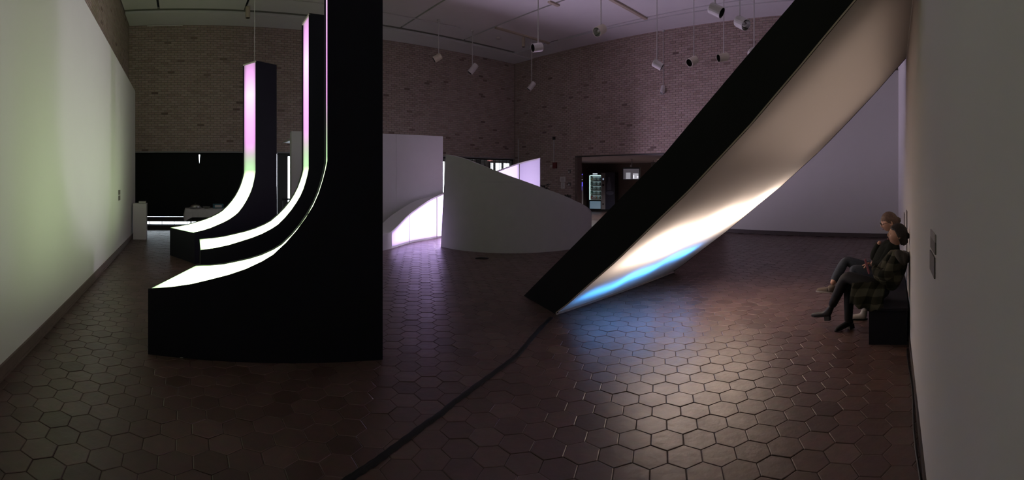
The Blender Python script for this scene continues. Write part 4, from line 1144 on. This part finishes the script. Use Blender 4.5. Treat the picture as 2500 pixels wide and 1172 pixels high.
def head_mesh(c, fwd, up, h=.215):
    """A head with brow, sockets, nose, lips, chin and ears. fwd: where it looks."""
    f = fwd.normalized(); r_ = f.cross(up).normalized(); u = r_.cross(f).normalized()
    bm = bmesh.new(); bmesh.ops.create_icosphere(bm, subdivisions=5, radius=1)
    k = h / 2
    def gs(x, y, z, cx, cy, cz, s): return math.exp(-((x - cx) ** 2 + (y - cy) ** 2 + (z - cz) ** 2) / (2 * s * s))
    for v in bm.verts:
        x, y, z = v.co                       # x right, y forward, z up
        wx, wy, wz = .70, .84, 1.0
        jaw = max(0, -z)
        wx *= 1 - .30 * jaw ** 1.3; 
        yy = y * wy * (1 - .10 * jaw)
        if y < 0 and z < 0: yy *= 1 - .35 * jaw
        if y > 0: yy += .10 * jaw * y
        X, Y, Z = x * wx, yy, z * wz
        Y += .19 * gs(x, y, z, 0, .97, -.20, .115) + .10 * gs(x, y, z, 0, .98, .02, .10)      # nose
        Y += .05 * gs(x, y, z, 0, .93, .22, .25)                                              # brow
        for s in (-1, 1):
            Y -= .10 * gs(x, y, z, s * .36, .92, .06, .14)                                    # sockets
            Y += .045 * gs(x, y, z, s * .5, .80, -.22, .2)                                    # cheeks
        Y += .075 * gs(x, y, z, 0, .86, -.50, .10) ; Y -= .03 * gs(x, y, z, 0, .9, -.56, .03)  # lips
        Y += .10 * gs(x, y, z, 0, .66, -.80, .16)                                             # chin
        v.co = c + (r_ * X + f * Y + u * Z) * k
    ears = []
    for s in (-1, 1):
        e = bmesh.ops.create_icosphere(bm, subdivisions=2, radius=1)
        for v in e['verts']:
            x, y, z = v.co
            p = Vector((s * (.70 + .06 * abs(z)) + x * .05 + s * .05 * max(0, -y), -.05 + y * .16, -.10 + z * .27))
            v.co = c + (r_ * p.x + f * p.y + u * p.z) * k
    for s in (-1, 1):
        e = bmesh.ops.create_icosphere(bm, subdivisions=2, radius=.13)
        for v in e['verts']:
            p = Vector((s * .27, .70, .06)) + v.co
            v.co = c + (r_ * p.x + f * p.y + u * p.z) * k
    me = bpy.data.meshes.new('head'); bm.to_mesh(me); bm.free()
    return me, (r_, f, u, k)
def hand_chains(wrist, knuck_dir, palm_n, curl=.5, scale=1., side=1):
    """Palm and five fingers; palm_n points out of the palm, the fingers curl towards it."""
    d = knuck_dir.normalized(); n_ = palm_n - d * palm_n.dot(d); n_.normalize(); w = d.cross(n_) * side
    s = scale; ch = []
    palm = wrist + d * .05 * s
    for i, (off, ln, rt) in enumerate(((.030, .066, .0085), (.010, .074, .0088), (-.010, .069, .0085), (-.029, .054, .0075))):
        b = wrist + d * .088 * s + w * off * s; dd = d.copy(); pts = [(wrist, .024 * s), (palm + w * off * .7 * s, .016 * s), (b, .0105 * s)]
        p = b
        for j, fr in enumerate((.45, .32, .23)):
            ang = curl * (j + 1) * (.8 + .06 * i)
            dj = d * cos(ang) + n_ * sin(ang); p = p + dj * ln * fr * s; pts.append((p, rt * s * (1 - .1 * j)))
        ch.append(pts)
    t0 = wrist + d * .03 * s + w * .026 * s; t1 = t0 + (d * .5 + w * .6 + n_ * .45).normalized() * .035 * s; t2 = t1 + (d * .8 + w * .1 + n_ * .5).normalized() * .03 * s; t3 = t2 + (d * .9 + n_ * .5 - w * .1).normalized() * .022 * s
    ch.append([(wrist, .024 * s), (t0, .015 * s), (t1, .011 * s), (t2, .0098 * s), (t3, .0085 * s)])
    return ch
def lerp(a, b, t): return a + (b - a) * t
def hair_shell(c, fr, k, grow, zmin_front, zmin_back, seed, extra=()):
    r_, f, u = fr
    bm = bmesh.new(); bmesh.ops.create_icosphere(bm, subdivisions=5, radius=1)
    for v in bm.verts:
        x, y, z = v.co
        n_ = noise.noise(Vector((x * 9 + seed, y * 9, z * 2.5))) * .035
        g = grow + n_
        cut = zmin_front + (zmin_back - zmin_front) * min(1, max(0, (.55 - y) / .9))
        zz = z
        if z < cut: g = g - min(.5, (cut - z) * 1.4)
        v.co = c + (r_ * x * .70 * g + f * (y * .84 * g - .02) + u * zz * min(g, 1.12)) * k
    for (ex, ey, ez, er) in extra:
        e = bmesh.ops.create_icosphere(bm, subdivisions=3, radius=er)
        for v in e['verts']:
            p = v.co * (1 + .2 * noise.noise(v.co * 25 + Vector((seed, 0, 0)))) + Vector((ex, ey, ez)); v.co = c + (r_ * p.x + f * p.y + u * p.z) * k
    me = bpy.data.meshes.new('hair'); bm.to_mesh(me); bm.free(); return me
def shoe_mesh(heel, toe, ank, r, heel_h=.0, flat=.5):
    ch = [[(ank, r * .95), (lerp(heel, toe, .12) + W3(0, 0, r * .7), r * .9), (lerp(heel, toe, .45) + W3(0, 0, r * .45), r * .85), (lerp(heel, toe, .78) + W3(0, 0, r * .25), r * .8), (toe + W3(0, 0, r * .15), r * .5)], [(lerp(heel, toe, .12) + W3(0, 0, r * .7), r * .9), (heel + W3(0, 0, r * .5), r * .7)]]
    return skin_object(ch, 'shoe')
def sole_build(name, heel, toe, w, th, m, parent, up=None, drop=.0, heelblock=0):
    d = (toe - heel).normalized(); up = W3(0, 0, 1) if up is None else up
    s_ = d.cross(up).normalized(); u = s_.cross(d).normalized(); L = (toe - heel).length
    out = []
    for k in range(20):
        a = 2 * PI * k / 20; x = cos(a); y = sin(a)
        wd = w * (.40 + .14 * x) ; out.append(heel + d * (L * (.5 + .53 * x)) + s_ * y * wd)
    mb = MB(); mb.prism([p - u * drop for p in out], u * -th)
    if heelblock:
        h0 = heel + d * .035
        mb.prism([h0 + s_ * a * w * .33 + d * b * .03 - u * (drop) for a, b in ((-1, -1), (1, -1), (1, 1), (-1, 1))], u * -heelblock)
    return mb.build(name, m, parent, weld=True)

e_l, e_m = Vector((SR, CR, 0)), Vector((-CR, SR, 0)); UP = W3(0, 0, 1)
def person(label, Jd, r, spec):
    root = thing('person', Jd['pelvis'] * 1.0 - W3(0, 0, Jd['pelvis'].z), label, 'person')
    P = Jd
    # --- body: one surface
    ch = [[(P['pelvis'], .115), (lerp(P['pelvis'], P['chest'], .45), .105), (P['chest'], .115), (lerp(P['chest'], P['neck'], .6), .075), (P['neck'], .048), (P['headc'], .05)]]
    for s in 'LR':
        ch.append([(P['chest'], .115), (P['sho' + s], .050), (P['elb' + s], .036), (P['wri' + s], .024)])
        ch.append([(P['pelvis'], .115), (P['hip' + s], .085), (lerp(P['hip' + s], P['knee' + s], .5), .068), (P['knee' + s], .050), (lerp(P['knee' + s], P['ank' + s], .35), .047), (P['ank' + s], .034)])
        hd, pn, cu = spec['hand' + s]
        ch2 = hand_chains(P['wri' + s], hd, pn, cu, .95, 1 if s == 'L' else -1)
        spec.setdefault('hm', []).append(skin_object(ch2, 'hand'))
    bodym = skin_object(ch, 'body')
    hm, fr = head_mesh(P['headc'], spec['look'], spec['hup'], spec['hh'])
    body = remeshed(join_meshes([bodym, hm] + spec['hm'], 'body'), 'body', .0048, 3)
    finish(body, 'body', M['skin'], root)
    r_, f, u, k = fr
    # eyes, lips
    for s in (-1, 1):
        c = P['headc'] + (r_ * s * .27 + f * .735 + u * .06) * k
        mb = MB(); mb.lathe([(.001, -.0105), (.008, -.007), (.0105, 0), (.008, .007), (.001, .0105)], Matrix.Translation(c), 10); mb.build('eye', M['eye'] if spec['eyes'] else M['skin'], root, smooth=True)
    mb = MB(); c = P['headc'] + (f * .90 - u * .50) * k
    mb.tube([c - r_ * .022 - f * .008, c - r_ * .01 + f * .001, c + r_ * .01 + f * .001, c + r_ * .022 - f * .008], [.002, .0055, .0055, .002], 8); mb.build('lips', M['lips'], root, smooth=True)
    # --- hair
    finish(hair_shell(P['headc'], (r_, f, u), k, *spec['hair']), 'hair', spec['hairm'], root)
    # --- trousers
    tch = [[(lerp(P['pelvis'], P['chest'], .12), .125), (P['pelvis'], .13)]]
    for s in 'LR':
        tch.append([(P['pelvis'], .13), (P['hip' + s], .098), (lerp(P['hip' + s], P['knee' + s], .5), .082), (P['knee' + s], .064), (lerp(P['knee' + s], P['ank' + s], .4), .060), (lerp(P['knee' + s], P['ank' + s], .9), spec['cuff'])])
    finish(skin_object(tch, 'trousers'), 'trousers', spec['trouser'], root)
    # --- top
    w_ = spec.get('bulk', 1.0)
    jch = [[(lerp(P['pelvis'], P['chest'], .05), .142 * w_), (lerp(P['pelvis'], P['chest'], .5), .135 * w_), (P['chest'], .14 * w_), (lerp(P['chest'], P['neck'], .6), .092 * w_), (lerp(P['chest'], P['neck'], .88), .066)]]
    for s in 'LR':
        jch.append([(P['chest'], .14 * w_), (P['sho' + s], .072 * w_), (lerp(P['sho' + s], P['elb' + s], .5), .062 * w_), (P['elb' + s], .057 * w_), (lerp(P['elb' + s], P['wri' + s], .5), .05), (lerp(P['elb' + s], P['wri' + s], .88), .040)])
    finish(skin_object(jch, 'jacket'), spec['topname'], spec['top'], root)
    return root, fr
M['lips'] = mat('lips', (.30, .12, .10), .5)

A = dict(headc=J(2172, 542, 5.32), neck=J(2188, 576, 5.37), chest=J(2170, 622, 5.40), pelvis=J(2140, 668, 5.38),
         shoL=J(2183, 598, 5.20), shoR=J(2163, 598, 5.58), elbL=J(2152, 648, 5.12), wriL=J(2126, 642, 5.22), elbR=J(2130, 632, 5.58), wriR=J(2149, 588, 5.44),
         hipL=J(2140, 672, 5.27), kneeL=J(2080, 656, 5.24), ankL=J(2110, 752, 5.20), toeL=J(2090, 772, 5.20),
         hipR=J(2138, 664, 5.48), kneeR=J(2064, 636, 5.44), ankR=J(2030, 696, 5.22), toeR=J(1998, 707, 5.26))
look = e_m * .93 - W3(0, 0, .30) - e_l * .15
specA = dict(look=look, hup=UP, hh=.225, eyes=True, hair=(1.10, .38, -.55, 3.0, ((0, -.86, -.10, .34),)), hairm=M['hair_grey'], trouser=M['jeans'], cuff=.052, top=M['black_cloth'], topname='jumper',
             handL=(J(2112, 646, 5.26) - A['wriL'], -UP, .35), handR=(J(2158, 565, 5.36) - A['wriR'], e_l * -.5 - e_m * .6 + UP * .1, .75))
ra, fra = person('seated person in glasses, black jumper and jeans, chin on hand, farther along the bench', A, 1, specA)
r_, f, u, k = fra
mb = MB()
for s in (-1, 1):
    c = A['headc'] + (r_ * s * .30 + f * .93 + u * .06) * k
    mb.tube([c + (r_ * cos(t) * .235 + u * sin(t) * .19) * k for t in [2 * PI * i / 16 for i in range(17)]], .0028, 6)
    mb.tube([c + r_ * s * .235 * k, A['headc'] + (r_ * s * .70 + f * .5 + u * .08) * k, A['headc'] + (r_ * s * .74 - f * .08 + u * .05) * k], .0025, 6)
mb.tube([A['headc'] + (r_ * -.07 + f * .95 + u * .10) * k, A['headc'] + (r_ * .07 + f * .95 + u * .10) * k], .0025, 6)
mb.build('glasses', M['black'], ra)
hl, tl_ = J(2037, 713, 5.22), J(1993, 710, 5.26)
finish(shoe_mesh(hl, tl_, A['ankR'], .042), 'shoe', M['tan'], ra); sole_build('shoe_sole', hl, tl_, .085, .014, M['white_shoe'], ra, drop=-.006)
hl, tl_ = J(2117, 775, 5.20), J(2088, 781.5, 5.20)
hl.z = .012; tl_.z = .012
d_ = (tl_ - hl).normalized(); tl_ = hl + d_ * .235
finish(shoe_mesh(hl, tl_, A['ankL'], .044), 'shoe', M['white_shoe'], ra); sole_build('shoe_sole', hl, tl_, .09, .014, M['black'], ra, drop=-.006)
ls = lerp(hl, tl_, .5) + W3(0, 0, .075)

B = dict(headc=J(2192, 573, 4.57), neck=J(2207, 608, 4.60), chest=J(2186, 650, 4.62), pelvis=J(2150, 700, 4.63),
         shoL=J(2198, 626, 4.43), shoR=J(2188, 624, 4.80), elbL=J(2160, 678, 4.38), wriL=J(2128, 656, 4.54), elbR=J(2150, 668, 4.86), wriR=J(2130, 650, 4.72),
         hipL=J(2148, 706, 4.54), kneeL=J(2066, 674, 4.66), ankL=J(2032, 744, 4.92), toeL=J(1995, 768, 4.98),
         hipR=J(2146, 708, 4.73), kneeR=J(2074, 694, 4.80), ankR=J(2071, 782, 4.86), toeR=J(2044, 804, 4.85))
lookB = e_m * .95 + W3(0, 0, .12) - e_l * .12
specB = dict(bulk=1.18, look=lookB, hup=(UP - e_m * .05), hh=.21, eyes=False, hair=(1.13, .50, -.75, 8.0, ((0, -.80, -.05, .36), (.25, -.6, -.5, .42), (-.25, -.6, -.5, .42))), hairm=M['hair_dark'], trouser=M['black_trouser'], cuff=.048, top=M['plaid'], topname='jacket',
             handL=(J(2119, 646, 4.60) - B['wriL'], e_l * .8 + UP * .1, .6), handR=(J(2119, 648, 4.66) - B['wriR'], e_l * -.8 + UP * .1, .6))
rb, frb = person('seated person with dark hair in a plaid hooded jacket and black boots, nearer bench end', B, 1, specB)
# hood lying on the back, jacket tail over the bench edge
hc = [[(J(2186, 612, 4.40), .035), (J(2198, 624, 4.36), .05), (J(2206, 634, 4.42), .06), (J(2211, 628, 4.62), .06), (J(2205, 620, 4.76), .05)], [(J(2206, 634, 4.42), .06), (J(2203, 648, 4.40), .04)]]
finish(skin_object(hc, 'hood'), 'hood', M['hood'], rb)
mb = MB(); rows = []
for i in range(15):
    t = i / 14; m_ = .24 + .33 * t; row = []
    for j in range(7):
        v = j / 6
        row.append(RW(4.42 + .10 * (1 - v) ** 2 + .022 * sin(13 * t + 1.5 * v) * (.3 + v) - .03 * v, m_ + .02 * v, .60 - .03 * t - (.25 - .16 * max(0, t - .45) + .012 * sin(20 * t)) * v))
    rows.append(row)
mb.grid(rows)
o = mb.build('jacket_tail', M['plaid'], rb, smooth=True); so = o.modifiers.new('t', 'SOLIDIFY'); so.thickness = .008
# boots
for s, hl, tl_ in (('L', J(2027, 772, 4.93), J(1989, 771, 4.99)), ('R', FP(2083, 801) * 1.0, FP(2041, 810) * 1.0)):
    if s == 'R': hl.z = .055; tl_.z = .012; tl_ = hl + (tl_ - hl).normalized() * .235; 
    if s == 'L': tl_ = hl + (tl_ - hl).normalized() * .235
    me = shoe_mesh(hl, tl_, B['ank' + s], .040)
    finish(me, 'boot', M['boot'], rb)
    sh = skin_object([[(B['ank' + s] - (B['ank' + s] - B['knee' + s]) * -.05, .048), (lerp(B['ank' + s], B['knee' + s], .2), .052), (lerp(B['ank' + s], B['knee' + s], .45), .058)]], 'shaft')
    finish(sh, 'boot_shaft', M['boot'], rb)
    sole_build('boot_heel', hl, tl_, .075, .008, M['black'], rb, drop=-.004, heelblock=.05)
# phone in pink cover, held in the hands
c = J(2117, 650, 4.63)
mb = MB(); a_, b2, c2 = e_l * .045, (e_m * .3 + UP).normalized() * .075, (e_m - UP * .3).normalized() * .008
mb.hexa([c - a_ - b2 - c2, c + a_ - b2 - c2, c + a_ - b2 + c2, c - a_ - b2 + c2, c - a_ + b2 - c2, c + a_ + b2 - c2, c + a_ + b2 + c2, c - a_ + b2 + c2])
tag(mb.build('phone', M['pink'], bevel=.004), 'phone in a pink patterned cover held in the lap of the plaid jacket', 'phone')
